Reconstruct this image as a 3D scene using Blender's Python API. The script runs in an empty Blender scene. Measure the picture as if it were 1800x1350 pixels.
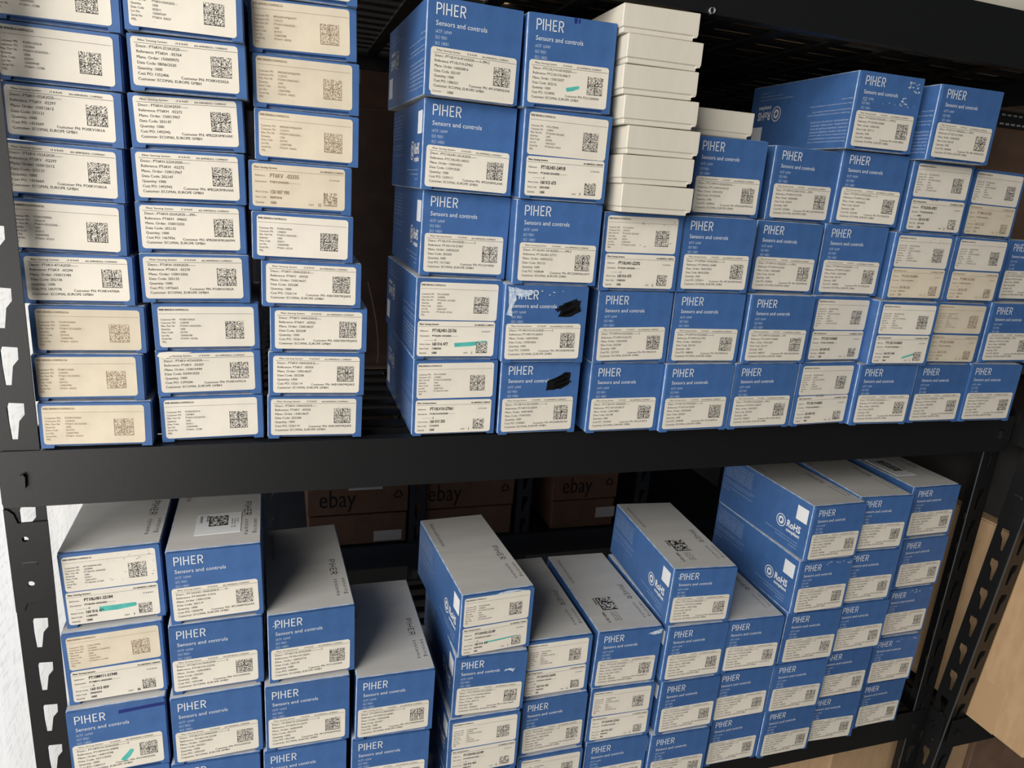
import bpy, bmesh, math, random
from mathutils import Matrix, Vector
import numpy as np
random.seed(7)
C = bpy.context.scene.collection
SC = bpy.context.scene
ZO = 1.10                      # height of the middle shelf above the floor; all z below are relative to that shelf

# ------------------------------------------------------------------ camera, world, light, exposure
CPOS, CR, CU, CF, FPX = ([0.38411, -0.65488, 0.2452], [0.951126, -0.299221, 0.076324], [0.009907, 0.2766, 0.960934], [0.308643, 0.913214, -0.266046], 1241.23)
cam = bpy.data.objects.new('camera', bpy.data.cameras.new('camera'))
C.objects.link(cam)
cam.data.sensor_width = 36.0
cam.data.lens = FPX / 1800.0 * 36.0
cam.data.clip_start = 0.01
cam.matrix_world = Matrix(((CR[0], CU[0], -CF[0], CPOS[0]), (CR[1], CU[1], -CF[1], CPOS[1]),
                           (CR[2], CU[2], -CF[2], CPOS[2] + ZO), (0, 0, 0, 1)))
SC.camera = cam
SC.view_settings.view_transform = 'Standard'
SC.view_settings.look = 'None'
SC.view_settings.exposure = 0.0
SC.view_settings.gamma = 1.0
SC.view_settings.use_curve_mapping = False

world = bpy.data.worlds.new('world'); SC.world = world; world.use_nodes = True
bg = world.node_tree.nodes['Background']
bg.inputs['Color'].default_value = (0.86, 0.93, 1.0, 1)
bg.inputs['Strength'].default_value = 0.07

def area(name, loc, target, sx, sy, power, color):
    l = bpy.data.lights.new(name, 'AREA'); l.shape = 'RECTANGLE'; l.size = sx; l.size_y = sy
    l.energy = power; l.color = color
    o = bpy.data.objects.new(name, l); C.objects.link(o)
    o.location = Vector(loc) + Vector((0, 0, ZO))
    d = Vector(target) - Vector(loc)
    o.rotation_euler = d.to_track_quat('-Z', 'Y').to_euler()
    return o
area('daylight_opening', (-1.05, -1.35, 0.95), (0.45, 0.0, -0.1), 1.6, 1.3, 66, (1.0, 0.96, 0.895))
area('added_floor_bounce', (-0.60, -1.55, -0.50), (0.2, 0.0, -0.25), 1.1, 0.9, 13, (1.0, 0.975, 0.94))  # added area light, imitates bounce off a pale floor onto the front rails
area('daylight_behind_sheet', (-0.9, 0.35, 0.1), (0.1, 0.35, -0.1), 1.4, 1.6, 22, (1.0, 0.98, 0.95))

# ------------------------------------------------------------------ materials
def pbsdf(name):
    m = bpy.data.materials.new(name); m.use_nodes = True
    return m, m.node_tree.nodes, m.node_tree.links, m.node_tree.nodes['Principled BSDF']

def mat(name, col, rough=0.5, spec=0.4, var=0.0, scale=30, col2=None, bump=0.0, bscale=400, metal=0.0, stretch=(1, 1, 1), objvar=0.0):
    m, N, L, b = pbsdf(name)
    b.inputs['Roughness'].default_value = rough
    b.inputs['Specular IOR Level'].default_value = spec
    b.inputs['Metallic'].default_value = metal
    b.inputs['Base Color'].default_value = (*col, 1)
    tc = N.new('ShaderNodeTexCoord'); mp = N.new('ShaderNodeMapping'); mp.inputs['Scale'].default_value = stretch
    L.new(tc.outputs['Object'], mp.inputs['Vector'])
    last = None
    if var or col2:
        nz = N.new('ShaderNodeTexNoise'); nz.inputs['Scale'].default_value = scale; nz.inputs['Detail'].default_value = 5
        L.new(mp.outputs[0], nz.inputs['Vector'])
        rp = N.new('ShaderNodeValToRGB')
        c2 = col2 or tuple(c * (1 - var) for c in col); c1 = col if col2 else tuple(min(1, c * (1 + var * .5)) for c in col)
        rp.color_ramp.elements[0].position = .35; rp.color_ramp.elements[1].position = .65
        rp.color_ramp.elements[0].color = (*c2, 1); rp.color_ramp.elements[1].color = (*c1, 1)
        L.new(nz.outputs['Fac'], rp.inputs['Fac']); last = rp.outputs['Color']
    if objvar:
        oi = N.new('ShaderNodeObjectInfo'); mr = N.new('ShaderNodeMapRange')
        mr.inputs['To Min'].default_value = 1 - objvar; mr.inputs['To Max'].default_value = 1 + objvar * .4
        L.new(oi.outputs['Random'], mr.inputs['Value'])
        mx = N.new('ShaderNodeVectorMath'); mx.operation = 'SCALE'
        if last is None: mx.inputs[0].default_value = col
        else: L.new(last, mx.inputs[0])
        L.new(mr.outputs[0], mx.inputs['Scale']); last = mx.outputs[0]
    if last is not None: L.new(last, b.inputs['Base Color'])
    if bump:
        n2 = N.new('ShaderNodeTexNoise'); n2.inputs['Scale'].default_value = bscale; n2.inputs['Detail'].default_value = 3
        L.new(mp.outputs[0], n2.inputs['Vector'])
        bp = N.new('ShaderNodeBump'); bp.inputs['Strength'].default_value = bump; bp.inputs['Distance'].default_value = .0006
        L.new(n2.outputs['Fac'], bp.inputs['Height']); L.new(bp.outputs[0], b.inputs['Normal'])
    return m

M = {}
M['blue'] = mat('carton_blue', (0.050, 0.128, 0.325), .42, .40, var=.10, scale=60, bump=.12, bscale=700, objvar=.10)
M['worn'] = mat('worn_carton_edge', (0.42, 0.48, 0.58), .7, .2, col2=(0.20, 0.30, 0.50), scale=120)
M['board'] = mat('uncoated_board', (0.45, 0.42, 0.37), .8, .2, var=.2, scale=200)
M['silver'] = mat('pale_carton_top', (0.56, 0.55, 0.53), .5, .35, var=.05, scale=14, bump=.15, bscale=260, stretch=(1, 4, 1), objvar=.06)
M['paper'] = mat('label_paper', (0.74, 0.69, 0.60), .55, .3, var=.05, scale=40, objvar=.07)
M['aged'] = mat('aged_label_paper', (0.69, 0.61, 0.475), .6, .3, var=.08, scale=40, objvar=.08)
M['smudge'] = mat('grey_smudge', (0.36, 0.33, 0.30), .8, .1, var=.2, scale=150)
M['ink'] = mat('black_ink', (0.022, 0.020, 0.020), .6, .2)
M['soft'] = mat('grey_black_ink', (0.085, 0.078, 0.072), .6, .2)
M['faded'] = mat('faded_brown_ink', (0.30, 0.215, 0.145), .7, .2)
M['white'] = mat('white_print', (0.72, 0.74, 0.76), .5, .3)
M['softwhite'] = mat('small_white_print', (0.42, 0.52, 0.68), .5, .3)
M['greyprint'] = mat('grey_print', (0.17, 0.17, 0.18), .5, .3)
M['darkprint'] = mat('charcoal_print', (0.045, 0.045, 0.05), .5, .3)
M['teal'] = mat('teal_highlighter', (0.09, 0.47, 0.42), .5, .3, var=.15, scale=90)
M['navy'] = mat('navy_marker', (0.012, 0.022, 0.16), .45, .4)
M['blackmark'] = mat('black_marker', (0.004, 0.004, 0.005), .4, .4)
M['scuff'] = mat('torn_white_fibre', (0.62, 0.66, 0.68), .9, .1, col2=(0.30, 0.42, 0.62), scale=260)
M['whitebox'] = mat('white_box_card', (0.63, 0.59, 0.505), .6, .3, var=.05, scale=12, bump=.08, bscale=300, stretch=(4, 1, 1))
M['steel'] = mat('black_powder_coat', (0.0055, 0.0057, 0.0062), .40, .5, bump=.12, bscale=900)
M['highlitedge'] = mat('highlit_steel_edge', (0.05, 0.052, 0.055), .35, .6)  # lighter steel colour that paints the highlight along post edges
M['navysteel'] = mat('dark_steel_of_rear_rack', (0.014, 0.018, 0.028), .5, .4)
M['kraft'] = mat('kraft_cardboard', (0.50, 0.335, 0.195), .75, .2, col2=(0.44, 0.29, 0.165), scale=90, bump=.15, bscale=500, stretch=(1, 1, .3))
M['charcoal'] = mat('shade_dark_card', (0.03, 0.028, 0.027), .8, .2)  # dark colour in place of shade, for the added box
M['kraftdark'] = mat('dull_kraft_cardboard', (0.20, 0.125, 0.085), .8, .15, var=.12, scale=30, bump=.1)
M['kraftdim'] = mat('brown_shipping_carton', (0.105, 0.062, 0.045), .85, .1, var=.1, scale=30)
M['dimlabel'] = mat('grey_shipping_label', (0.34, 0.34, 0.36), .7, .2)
M['tape'] = mat('clear_tape', (0.47, 0.31, 0.175), .18, .5)
M['wallwhite'] = None
M['floor'] = mat('grey_floor', (0.20, 0.19, 0.18), .8, .2, var=.2, scale=6)
M['dark'] = mat('dark_rear_wall', (0.06, 0.06, 0.06), .9, .1, var=.2, scale=4)
M['strap'] = mat('black_webbing', (0.02, 0.02, 0.02), .6, .3, bump=.3, bscale=300)
M['stitch'] = mat('pale_stitching', (0.5, 0.5, 0.48), .7, .2)

def sheet_material():
    m, N, L, b = pbsdf('white_woven_sheet')
    b.inputs['Base Color'].default_value = (.86, .86, .85, 1); b.inputs['Roughness'].default_value = .7
    tr = N.new('ShaderNodeBsdfTranslucent'); tr.inputs['Color'].default_value = (.88, .88, .87, 1)
    mx = N.new('ShaderNodeMixShader'); mx.inputs[0].default_value = .5
    tc = N.new('ShaderNodeTexCoord')
    col = None
    for st in ((1, 4, 26), (1, 26, 4)):
        mp = N.new('ShaderNodeMapping'); mp.inputs['Scale'].default_value = st
        nz = N.new('ShaderNodeTexNoise'); nz.inputs['Scale'].default_value = 9; nz.inputs['Detail'].default_value = 4
        L.new(tc.outputs['Object'], mp.inputs['Vector']); L.new(mp.outputs[0], nz.inputs['Vector'])
        if col is None: col = nz.outputs['Fac']
        else:
            ad = N.new('ShaderNodeMath'); ad.operation = 'ADD'; L.new(col, ad.inputs[0]); L.new(nz.outputs['Fac'], ad.inputs[1]); col = ad.outputs[0]
    rp = N.new('ShaderNodeValToRGB'); rp.color_ramp.elements[0].position = .75; rp.color_ramp.elements[1].position = 1.05
    rp.color_ramp.elements[0].color = (.74, .74, .73, 1); rp.color_ramp.elements[1].color = (.90, .90, .89, 1)
    L.new(col, rp.inputs['Fac']); L.new(rp.outputs['Color'], b.inputs['Base Color']); L.new(rp.outputs['Color'], tr.inputs['Color'])
    out = N['Material Output']
    L.new(b.outputs[0], mx.inputs[1]); L.new(tr.outputs[0], mx.inputs[2]); L.new(mx.outputs[0], out.inputs['Surface'])
    return m
M['wallwhite'] = sheet_material()

def matrix_material(name, ink, paper, n=32, cross=True):
    """printed matrix patch: random modules with a cross and an L border (no readable code)"""
    m, N, L, b = pbsdf(name); b.inputs['Roughness'].default_value = .6
    uv = N.new('ShaderNodeUVMap'); oi = N.new('ShaderNodeObjectInfo')
    sc = N.new('ShaderNodeVectorMath'); sc.operation = 'SCALE'; sc.inputs['Scale'].default_value = n
    L.new(uv.outputs[0], sc.inputs[0])
    fl = N.new('ShaderNodeVectorMath'); fl.operation = 'FLOOR'; L.new(sc.outputs[0], fl.inputs[0])
    wn = N.new('ShaderNodeTexWhiteNoise'); wn.noise_dimensions = '4D'
    L.new(fl.outputs[0], wn.inputs['Vector']); L.new(oi.outputs['Random'], wn.inputs['W'])
    gt = N.new('ShaderNodeMath'); gt.operation = 'GREATER_THAN'; gt.inputs[1].default_value = .5
    L.new(wn.outputs['Value'], gt.inputs[0]); fac = gt.outputs[0]
    sx = N.new('ShaderNodeSeparateXYZ'); L.new(fl.outputs[0], sx.inputs[0])
    def eq(out, v):
        c = N.new('ShaderNodeMath'); c.operation = 'COMPARE'; c.inputs[1].default_value = v; c.inputs[2].default_value = .4
        L.new(out, c.inputs[0]); return c.outputs[0]
    lines = [(sx.outputs[0], 0), (sx.outputs[1], 0)]
    if cross: lines += [(sx.outputs[0], n // 2), (sx.outputs[1], n // 2)]
    for o, v in lines:
        mx = N.new('ShaderNodeMath'); mx.operation = 'MAXIMUM'; L.new(fac, mx.inputs[0]); L.new(eq(o, v), mx.inputs[1]); fac = mx.outputs[0]
    mix = N.new('ShaderNodeMix'); mix.data_type = 'RGBA'
    mix.inputs['A'].default_value = (*paper, 1); mix.inputs['B'].default_value = (*ink, 1)
    L.new(fac, mix.inputs['Factor']); L.new(mix.outputs['Result'], b.inputs['Base Color'])
    return m
PAP, AGED = (0.74, 0.69, 0.60), (0.69, 0.61, 0.475)
M['mx'] = matrix_material('matrix_black', (.022, .02, .02), PAP, 36)
M['mxs'] = matrix_material('matrix_small_black', (.022, .02, .02), PAP, 22, False)
M['mxf'] = matrix_material('matrix_faded', (.24, .165, .105), AGED, 36)
M['mxfs'] = matrix_material('matrix_small_faded', (.19, .13, .085), AGED, 22, False)
M['mxt'] = matrix_material('matrix_on_top', (.03, .03, .03), (.56, .55, .53), 16, False)

# ------------------------------------------------------------------ mesh helpers
def new_mesh(name, verts, faces, mats, idx=None):
    me = bpy.data.meshes.new(name); me.from_pydata([tuple(v) for v in verts], [], faces)
    for m in (mats if isinstance(mats, (list, tuple)) else [mats]): me.materials.append(m)
    if idx is not None: me.polygons.foreach_set('material_index', idx)
    me.update(); return me

def put(name, me, parent=None, loc=(0, 0, 0), rot=(0, 0, 0)):
    o = bpy.data.objects.new(name, me); C.objects.link(o)
    o.location = loc; o.rotation_euler = rot
    if parent is not None: o.parent = parent
    return o

def thing(name, label, cat, loc=(0, 0, 0), rot=(0, 0, 0), group=None, data=None):
    o = bpy.data.objects.new(name, data); C.objects.link(o)
    o.location = (loc[0], loc[1], loc[2] + ZO); o.rotation_euler = rot
    o['label'] = label; o['category'] = cat
    if group: o['group'] = group
    if data is None: o.empty_display_size = .03
    return o

class MB:
    def __init__(s): s.v = []; s.f = []; s.m = []
    def box(s, x0, x1, y0, y1, z0, z1, mi=0):
        b = len(s.v)
        s.v += [(x0, y0, z0), (x1, y0, z0), (x1, y1, z0), (x0, y1, z0), (x0, y0, z1), (x1, y0, z1), (x1, y1, z1), (x0, y1, z1)]
        for q in ((0, 3, 2, 1), (4, 5, 6, 7), (0, 1, 5, 4), (1, 2, 6, 5), (2, 3, 7, 6), (3, 0, 4, 7)):
            s.f.append(tuple(b + i for i in q)); s.m.append(mi)
        return s
    def prism(s, poly, y0, y1, mi=0, side=None):
        """outline in x,z extruded along y (front at y0, seen from -y counter-clockwise)"""
        b = len(s.v); n = len(poly)
        s.v += [(p[0], y0, p[1]) for p in poly] + [(p[0], y1, p[1]) for p in poly]
        s.f.append(tuple(range(b, b + n))); s.m.append(mi)
        s.f.append(tuple(range(b + 2 * n - 1, b + n - 1, -1))); s.m.append(mi)
        for i in range(n):
            j = (i + 1) % n
            s.f.append((b + i, b + n + i, b + n + j, b + j)); s.m.append(mi if side is None else side)
        return s
    def tube(s, pts, r, k=8, mi=0):
        P = [Vector(p) for p in pts]; rings = []
        for i, p in enumerate(P):
            t = (P[min(i + 1, len(P) - 1)] - P[max(i - 1, 0)]).normalized()
            a = t.cross(Vector((0.31, .9, .22))).normalized(); c = t.cross(a)
            b = len(s.v); rings.append(b)
            for q in range(k):
                an = 2 * math.pi * q / k; s.v.append(tuple(p + (a * math.cos(an) + c * math.sin(an)) * r))
        for i in range(len(rings) - 1):
            for q in range(k):
                w = (q + 1) % k
                s.f.append((rings[i] + q, rings[i] + w, rings[i + 1] + w, rings[i + 1] + q)); s.m.append(mi)
        return s
    def mesh(s, name, mats): return new_mesh(name, s.v, s.f, mats, s.m)

def bevelled_box(name, x0, x1, y0, y1, z0, z1, mats, bev=.0007, seg=1, pick=None):
    """box with small chamfers; pick(normal) gives the slot of a large face, chamfers take the last slot"""
    bm = bmesh.new(); bmesh.ops.create_cube(bm, size=1)
    for v in bm.verts:
        v.co = Vector(((x0 + x1) / 2 + v.co.x * (x1 - x0), (y0 + y1) / 2 + v.co.y * (y1 - y0), (z0 + z1) / 2 + v.co.z * (z1 - z0)))
    bmesh.ops.bevel(bm, geom=bm.edges[:], offset=bev, segments=seg, affect='EDGES', profile=.5)
    bm.normal_update()
    for f in bm.faces:
        n = f.normal
        big = max(abs(n.x), abs(n.y), abs(n.z)) > .999
        f.material_index = (pick(n) if pick else 0) if big else len(mats) - 1
    me = bpy.data.meshes.new(name); bm.to_mesh(me); bm.free()
    for m in mats: me.materials.append(m)
    return me

def rounded(x0, x1, z0, z1, r, k=4, rs=None):
    rs = rs or (r, r, r, r)
    out = []
    for (cx, cz, a0), rr in zip(((x0, z0, 180), (x1, z0, 270), (x1, z1, 0), (x0, z1, 90)), rs):
        sx = 1 if cx == x0 else -1; sz = 1 if cz == z0 else -1
        for i in range(k + 1):
            a = math.radians(a0 + 90 * i / k)
            out.append((cx + sx * rr + rr * math.cos(a), cz + sz * rr + rr * math.sin(a)))
    return out

def plate(name, outline, holes, thick, mats):
    """flat sheet in the x,z plane with holes, front face at y=0"""
    cu = bpy.data.curves.new('sheet', 'CURVE'); cu.dimensions = '2D'; cu.fill_mode = 'BOTH'; cu.extrude = thick / 2
    for poly in [outline] + holes:
        sp = cu.splines.new('POLY'); sp.points.add(len(poly) - 1)
        for p, q in zip(sp.points, poly): p.co = (q[0], q[1], 0, 1)
        sp.use_cyclic_u = True
    o = bpy.data.objects.new('sheet', cu); C.objects.link(o)
    bpy.context.view_layer.update()
    tm = o.evaluated_get(bpy.context.evaluated_depsgraph_get()).to_mesh()
    v = [(p.co.x, -p.co.z + thick / 2, p.co.y) for p in tm.vertices]; f = [tuple(p.vertices) for p in tm.polygons]
    bpy.data.objects.remove(o); bpy.data.curves.remove(cu)
    return new_mesh(name, v, f, mats)

# ------------------------------------------------------------------ lettering (glyph outlines of the built-in font, laid as flat ink)
GL = {}
def glyphs():
    chars = "ABCDEFGHIJKLMNOPQRSTUVWXYZabcdefghijklmnopqrstuvwxyz0123456789.,:;&/-_()+%'"
    cu = bpy.data.curves.new('glyph', 'FONT'); o = bpy.data.objects.new('glyph', cu); C.objects.link(o)
    def grab():
        bpy.context.view_layer.update()
        m = o.evaluated_get(bpy.context.evaluated_depsgraph_get()).to_mesh()
        return np.array([v.co[:2] for v in m.vertices]).reshape(-1, 2), [tuple(p.vertices) for p in m.polygons]
    for bold in (0, 1):
        cu.resolution_u = 2; cu.offset = .028 if bold else .0
        cu.body = 'HH'; v, _ = grab(); w0 = np.ptp(v[:, 0])
        for ch in chars:
            cu.body = 'H' + ch + 'H'; v, _ = grab(); adv = np.ptp(v[:, 0]) - w0
            cu.body = ch; v, f = grab(); GL[ch, bold] = (v, f, adv)
        GL[' ', bold] = (np.zeros((0, 2)), [], .30)
    bpy.data.objects.remove(o); bpy.data.curves.remove(cu)
glyphs()
CAP = .691

class Ink:
    def __init__(s): s.v = []; s.f = []; s.m = []; s.n = 0
    def text(s, t, x, y, cap, sx=1.0, width=None, bold=0, align='l', mi=0, shear=0.0, track=0.0, rot=0):
        k = cap / CAP; tot = sum(GL[c, bold][2] + track for c in t) - track
        if width: sx = width / (tot * k)
        w = tot * k * sx; pen = {'l': 0, 'r': -w, 'c': -w / 2}[align]
        for c in t:
            v, f, adv = GL[c, bold]
            if len(v):
                px = pen + (v[:, 0] + shear * v[:, 1]) * k * sx; py = v[:, 1] * k
                if rot: px, py = py * 1.0, -px          # reads downward, tops to the right
                s.v.append(np.stack([x + px, y + py], -1)); s.f += [tuple(i + s.n for i in q) for q in f]; s.m += [mi] * len(f); s.n += len(v)
            pen += (adv + track) * k * sx
        return w
    def poly(s, pts, mi=0):
        s.v.append(np.array(pts, float)); s.f.append(tuple(range(s.n, s.n + len(pts)))); s.m.append(mi); s.n += len(pts)
    def rect(s, x0, y0, x1, y1, mi=0): s.poly([(x0, y0), (x1, y0), (x1, y1), (x0, y1)], mi)
    def stroke(s, pts, w, mi=0, closed=False):
        P = [Vector(p) for p in pts]; n = len(P); L = []; R = []
        for i in range(n):
            a = P[i - 1] if (i or closed) else P[i]; b = P[(i + 1) % n] if (i < n - 1 or closed) else P[i]
            t = (b - a).normalized(); q = Vector((-t.y, t.x)) * w / 2
            L.append(P[i] + q); R.append(P[i] - q)
        for i in range(n if closed else n - 1):
            j = (i + 1) % n
            s.poly([R[i], R[j], L[j], L[i]], mi)
    def mesh(s, name, mats, fn):
        v = np.concatenate(s.v) if s.v else np.zeros((0, 2))
        return new_mesh(name, [fn(a, b) for a, b in v], s.f, mats, s.m)

def front(yy): return lambda a, b: (a, yy, b)
def logo(I, x, y, h, mi=0, w=None, rot=False, tw=2.83):
    """thin sans word mark drawn with strokes; h cap height, tw width in heights"""
    w = w or h * .115
    L = []
    def arc(cx, cy, rx, ry, a0, a1, n=8): return [(cx + rx * math.cos(math.radians(a0 + (a1 - a0) * i / n)), cy + ry * math.sin(math.radians(a0 + (a1 - a0) * i / n))) for i in range(n + 1)]
    bowl = lambda x0: [(x0, .94), (x0 + .22, .94)] + arc(x0 + .22, .70, .22, .24, 90, -90) + [(x0, .46)]
    L += [[(.05, 0), (.05, 1)], bowl(.05)]
    L += [[(.70, 0), (.70, 1)]]
    L += [[(.98, 0), (.98, 1)], [(1.45, 0), (1.45, 1)], [(.98, .5), (1.45, .5)]]
    L += [[(1.75, 0), (1.75, 1)], [(1.75, .945), (2.13, .945)], [(1.75, .51), (2.08, .51)], [(1.75, .055), (2.15, .055)]]
    L += [[(2.38, 0), (2.38, 1)], bowl(2.38), [(2.58, .47), (2.83, 0)]]
    k = tw / 2.83
    for p in L:
        q = [(a * h * k, b * h) for a, b in p]
        I.stroke([(x + b, y - a) if rot else (x + a, y + b) for a, b in q], w, mi)

# ------------------------------------------------------------------ setting
def struct(name, me, loc=(0, 0, 0)):
    o = bpy.data.objects.new(name, me); C.objects.link(o); o.location = (loc[0], loc[1], loc[2] + ZO); o['kind'] = 'structure'; return o
struct('floor', MB().box(-2.5, 4.5, -3, 1.6, -.05, 0).mesh('floor', M['floor']), (0, 0, -ZO))
struct('wall_back', MB().box(-2.5, 4.5, 1.5, 1.6, 0, 2.6).mesh('wall_back', M['dark']), (0, 0, -ZO))
struct('ceiling', MB().box(-.2, 4.5, -.10, 1.6, 0, .06).mesh('ceiling', M['dark']), (0, 0, 1.15))
struct('wall_right', MB().box(0, .08, .0, 1.6, 0, 2.6).mesh('wall_right', M['dark']), (3.2, 0, -ZO))
def sheet_wall():
    nx, nz = 60, 12; v = []; f = []
    for j in range(nz + 1):
        for i in range(nx + 1):
            y = -.06 + 1.56 * i / nx; z = 2.2 * j / nz
            v.append((.095 + .004 * math.sin(y * 21 + z) + .003 * math.sin(y * 47), y, z))
    for j in range(nz):
        for i in range(nx):
            a = j * (nx + 1) + i; f.append((a, a + nx + 1, a + nx + 2, a + 1))
    me = new_mesh('wall_left', v, f, M['wallwhite']); me.polygons.foreach_set('use_smooth', [True] * len(f)); return me
struct('wall_left', sheet_wall(), (0, 0, -ZO))

# ------------------------------------------------------------------ racks
PW = .0315                                         # post width
def slot(z, x0=0.0, flip=False):
    p = [(.40, 0), (.75, -.0005), (.74, -.0105), (.60, -.0165), (.52, -.0335), (.385, -.0335), (.34, -.0055)]
    p = [((1 - a) if flip else a, b) for a, b in p]
    return [(x0 + a * PW, z + b) for a, b in p]
def circle(x, z, r, n=12): return [(x + r * math.cos(2 * math.pi * i / n), z + r * math.sin(2 * math.pi * i / n)) for i in range(n)]

UP = [.0432 + .0486 * k for k in range(-2, 16)]
LOW = [-.1197 - .0499 * k for k in range(0, 18)]
def post_mesh(z0, z1, extra=(), tops=None, flip=False):
    tops = tops if tops is not None else UP + LOW
    hs = [slot(t, 0, flip) for t in tops if z0 < t - .036 and t < z1 - .003] + list(extra)
    return plate('post', [(0, z0), (PW, z0), (PW, z1), (0, z1)], hs, .0016, M['steel'])
def add_post(rack, x, y, z0, z1, lean=0.0, leanx=0.0, clip=True, side='left', extra=True):
    """angle post: a front flange with slots and a side flange; local origin at z=0 of the shelf"""
    ex, tops = [], None
    p = put('post', post_mesh(z0, z1, ex, tops), rack, (x, y, 0), (lean, leanx, 0))
    sx = .0008 if side == 'left' else PW - .0008
    fl = put('side_flange', plate('side_flange', [(0, z0), (PW, z0), (PW, z1), (0, z1)], [slot(t, 0) for t in UP + LOW if z0 < t - .036 and t < z1 - .003], .0016, M['steel']), p, (sx, 0.0016, 0), (0, 0, math.pi / 2))
    if clip:
        o = [(0, -.1545), (.0063, -.1545), (.0078, -.150), (.0095, -.146), (.0322, -.1445), (.0322, -.0655), (.0095, -.0665), (.0072, -.058), (.0032, -.0538), (0, -.053)]
        o = [(a, b * 1.037) for a, b in o]
        c = plate('splice_clip', o, [circle(.0138, -.085, .0027), circle(.0143, -.1312, .0029)], .0018, M['steel'])
        co = put('splice_clip', c, p, (0, -.0020, 0))
        put('pressed_rib', bevelled_box('pressed_rib', .0095, .0215, -.0006, .0008, -.1118, -.1082, [M['steel'], M['highlitedge']], .0005), p, (0, -.0020, 0))
    return p

def beam_mesh(L, h, deep=.012):
    m = MB()
    m.prism(rounded(0, L, -h, 0, .0045), 0, .0016)
    m.box(PW, L - PW, .0016, deep, -.0016, 0)
    m.box(PW, L - PW, .0016, deep, -h, -h + .0016)
    return m.mesh('front_rail', M['steel'])
def tab_mesh():
    m = MB(); m.prism([(-.0028, -.006), (.0018, -.0065), (.0024, .004), (.0010, .0062), (-.0018, .0052)], -.0042, .0002)
    return m.mesh('locking_tab', [M['steel']])
def add_beam(rack, p0, p1, h=.0515):
    a, b = Vector(p0), Vector(p1); d = b - a; L = d.length
    yaw = math.atan2(d.y, d.x); pit = -math.asin(d.z / L)
    o = put('front_rail', beam_mesh(L, h), rack, a, (0, pit, yaw))
    for x in (.0178, L - .0205): put('locking_tab', tab_mesh(), o, (x, 0, -.0262))
    return o

def add_deck(rack, z, x0, x1, y0, y1, pitch=.036, w=.0165):
    d = put('deck', MB().box(x0, x1, y0 - .004, y0, -.012, -.001).box(x0, x1, y1, y1 + .004, -.012, -.001).mesh('deck', M['steel']), rack, (0, 0, z))
    n = int((y1 - y0) / pitch); me = MB().box(x0, x1, 0, w, -.004, -.001).mesh('slat', M['steel'])
    for i in range(n): put('slat', me, d, (0, y0 + (i + .3) * pitch, 0))
    cb = MB().box(0, .017, y0, y1, -.0075, -.0042).mesh('cross_bar', M['steel'])
    nx = int((x1 - x0) / .076)
    for i in range(nx): put('cross_bar', cb, d, (x0 + .02 + i * .076, 0, 0))
    return d

XL, XR = .1543, 1.3262
rack = thing('shelving_rack', 'black steel boltless rack holding all the blue cartons', 'shelving rack')
lp = add_post(rack, XL, .0018, -ZO, .95, lean=.060, leanx=.0197)
rp = add_post(rack, XR, .0312, -ZO, .95, side='right', clip=False, extra=False)
put('edge_highlight', MB().tube([(0.0004, 0.0, -1.05), (0.0004, 0.0, -.055)], .0009, 8).mesh('edge_highlight', M['highlitedge']), rp)  # thin lighter tube, a painted highlight on the left edge of the post
add_post(rack, XL, .555, -ZO, .95, clip=False, extra=False)
add_post(rack, 1.312, .56, -ZO, .95, clip=False, extra=False)
add_beam(rack, (XL, 0, -.0006), (1.352, .0190, -.0048))
add_beam(rack, (.1446, .0285, -.4985), (1.352, .029, -.4985))
tb = add_beam(rack, (.160, -.0155, .4722), (1.352, -.0155, .4705), .056)
put('bolt', MB().tube([(0, .002, 0), (0, -.003, 0)], .0028, 8).mesh('bolt', M['dimlabel']), tb, (.606, 0, -.0535))
for z in (-.012, -.51, .455):
    for x in (XL + .002, 1.335):
        put('side_rail', MB().box(x, x + .0016, .04, .55, -.05, 0).mesh('side_rail', M['steel']), rack, (0, 0, z))
    put('rear_rail', MB().box(XL, 1.330, .552, .5536, -.05, 0).mesh('rear_rail', M['steel']), rack, (0, 0, z))
for z in (.0, -.4975, .436): add_deck(rack, z, XL + .034, 1.322, .034, .545)

nb = thing('shelving_rack', 'black steel rack corner beside the large tan cardboard box', 'shelving rack', (1.3635, 0, 0))
def nb_y(z): return -.0145 + (-.27 - z) * .0603
p = put('post', post_mesh(-ZO, .95, [], UP + LOW), nb, (0, nb_y(0), 0), (.0603, 0, 0))
sh = plate('side_flange', [(0, -ZO), (PW, -ZO), (PW, .95), (0, .95)],
           [circle(.0128, -.094, .0026), circle(.0134, -.139, .0026)] + [slot(t, 0, True) for t in UP + LOW if not (-.122 < t < -.0) and t > -1.0 and t < .9], .0016, M['steel'])
sf = put('side_flange', sh, p, (0, 0, 0), (0, 0, -math.pi / 2))
sf.location = (-.0001, PW, 0)
put('post_backing', MB().box(.002, PW, .0040, .0056, -1.05, .9).mesh('post_backing', M['steel']), p)
put('edge_highlight', MB().tube([(0.0, 0.0, -1.05), (0.0, 0.0, .9)], .0012, 8).mesh('edge_highlight', M['highlitedge']), p)  # lighter tube painting the bright highlight down the post corner
put('splice_clip', plate('splice_clip', rounded(0, PW, -.166, -.058, .002), [circle(PW - .0128, -.094, .0026), circle(PW - .0134, -.139, .0026)], .0016, M['steel']), p, (-.0018, PW, 0), (0, 0, -math.pi / 2))
put('pressed_rib', bevelled_box('pressed_rib', -.0008, .0008, .010, .022, -.1188, -.1152, [M['steel'], M['highlitedge']], .0005), p, (-.0018, 0, 0))
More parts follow.
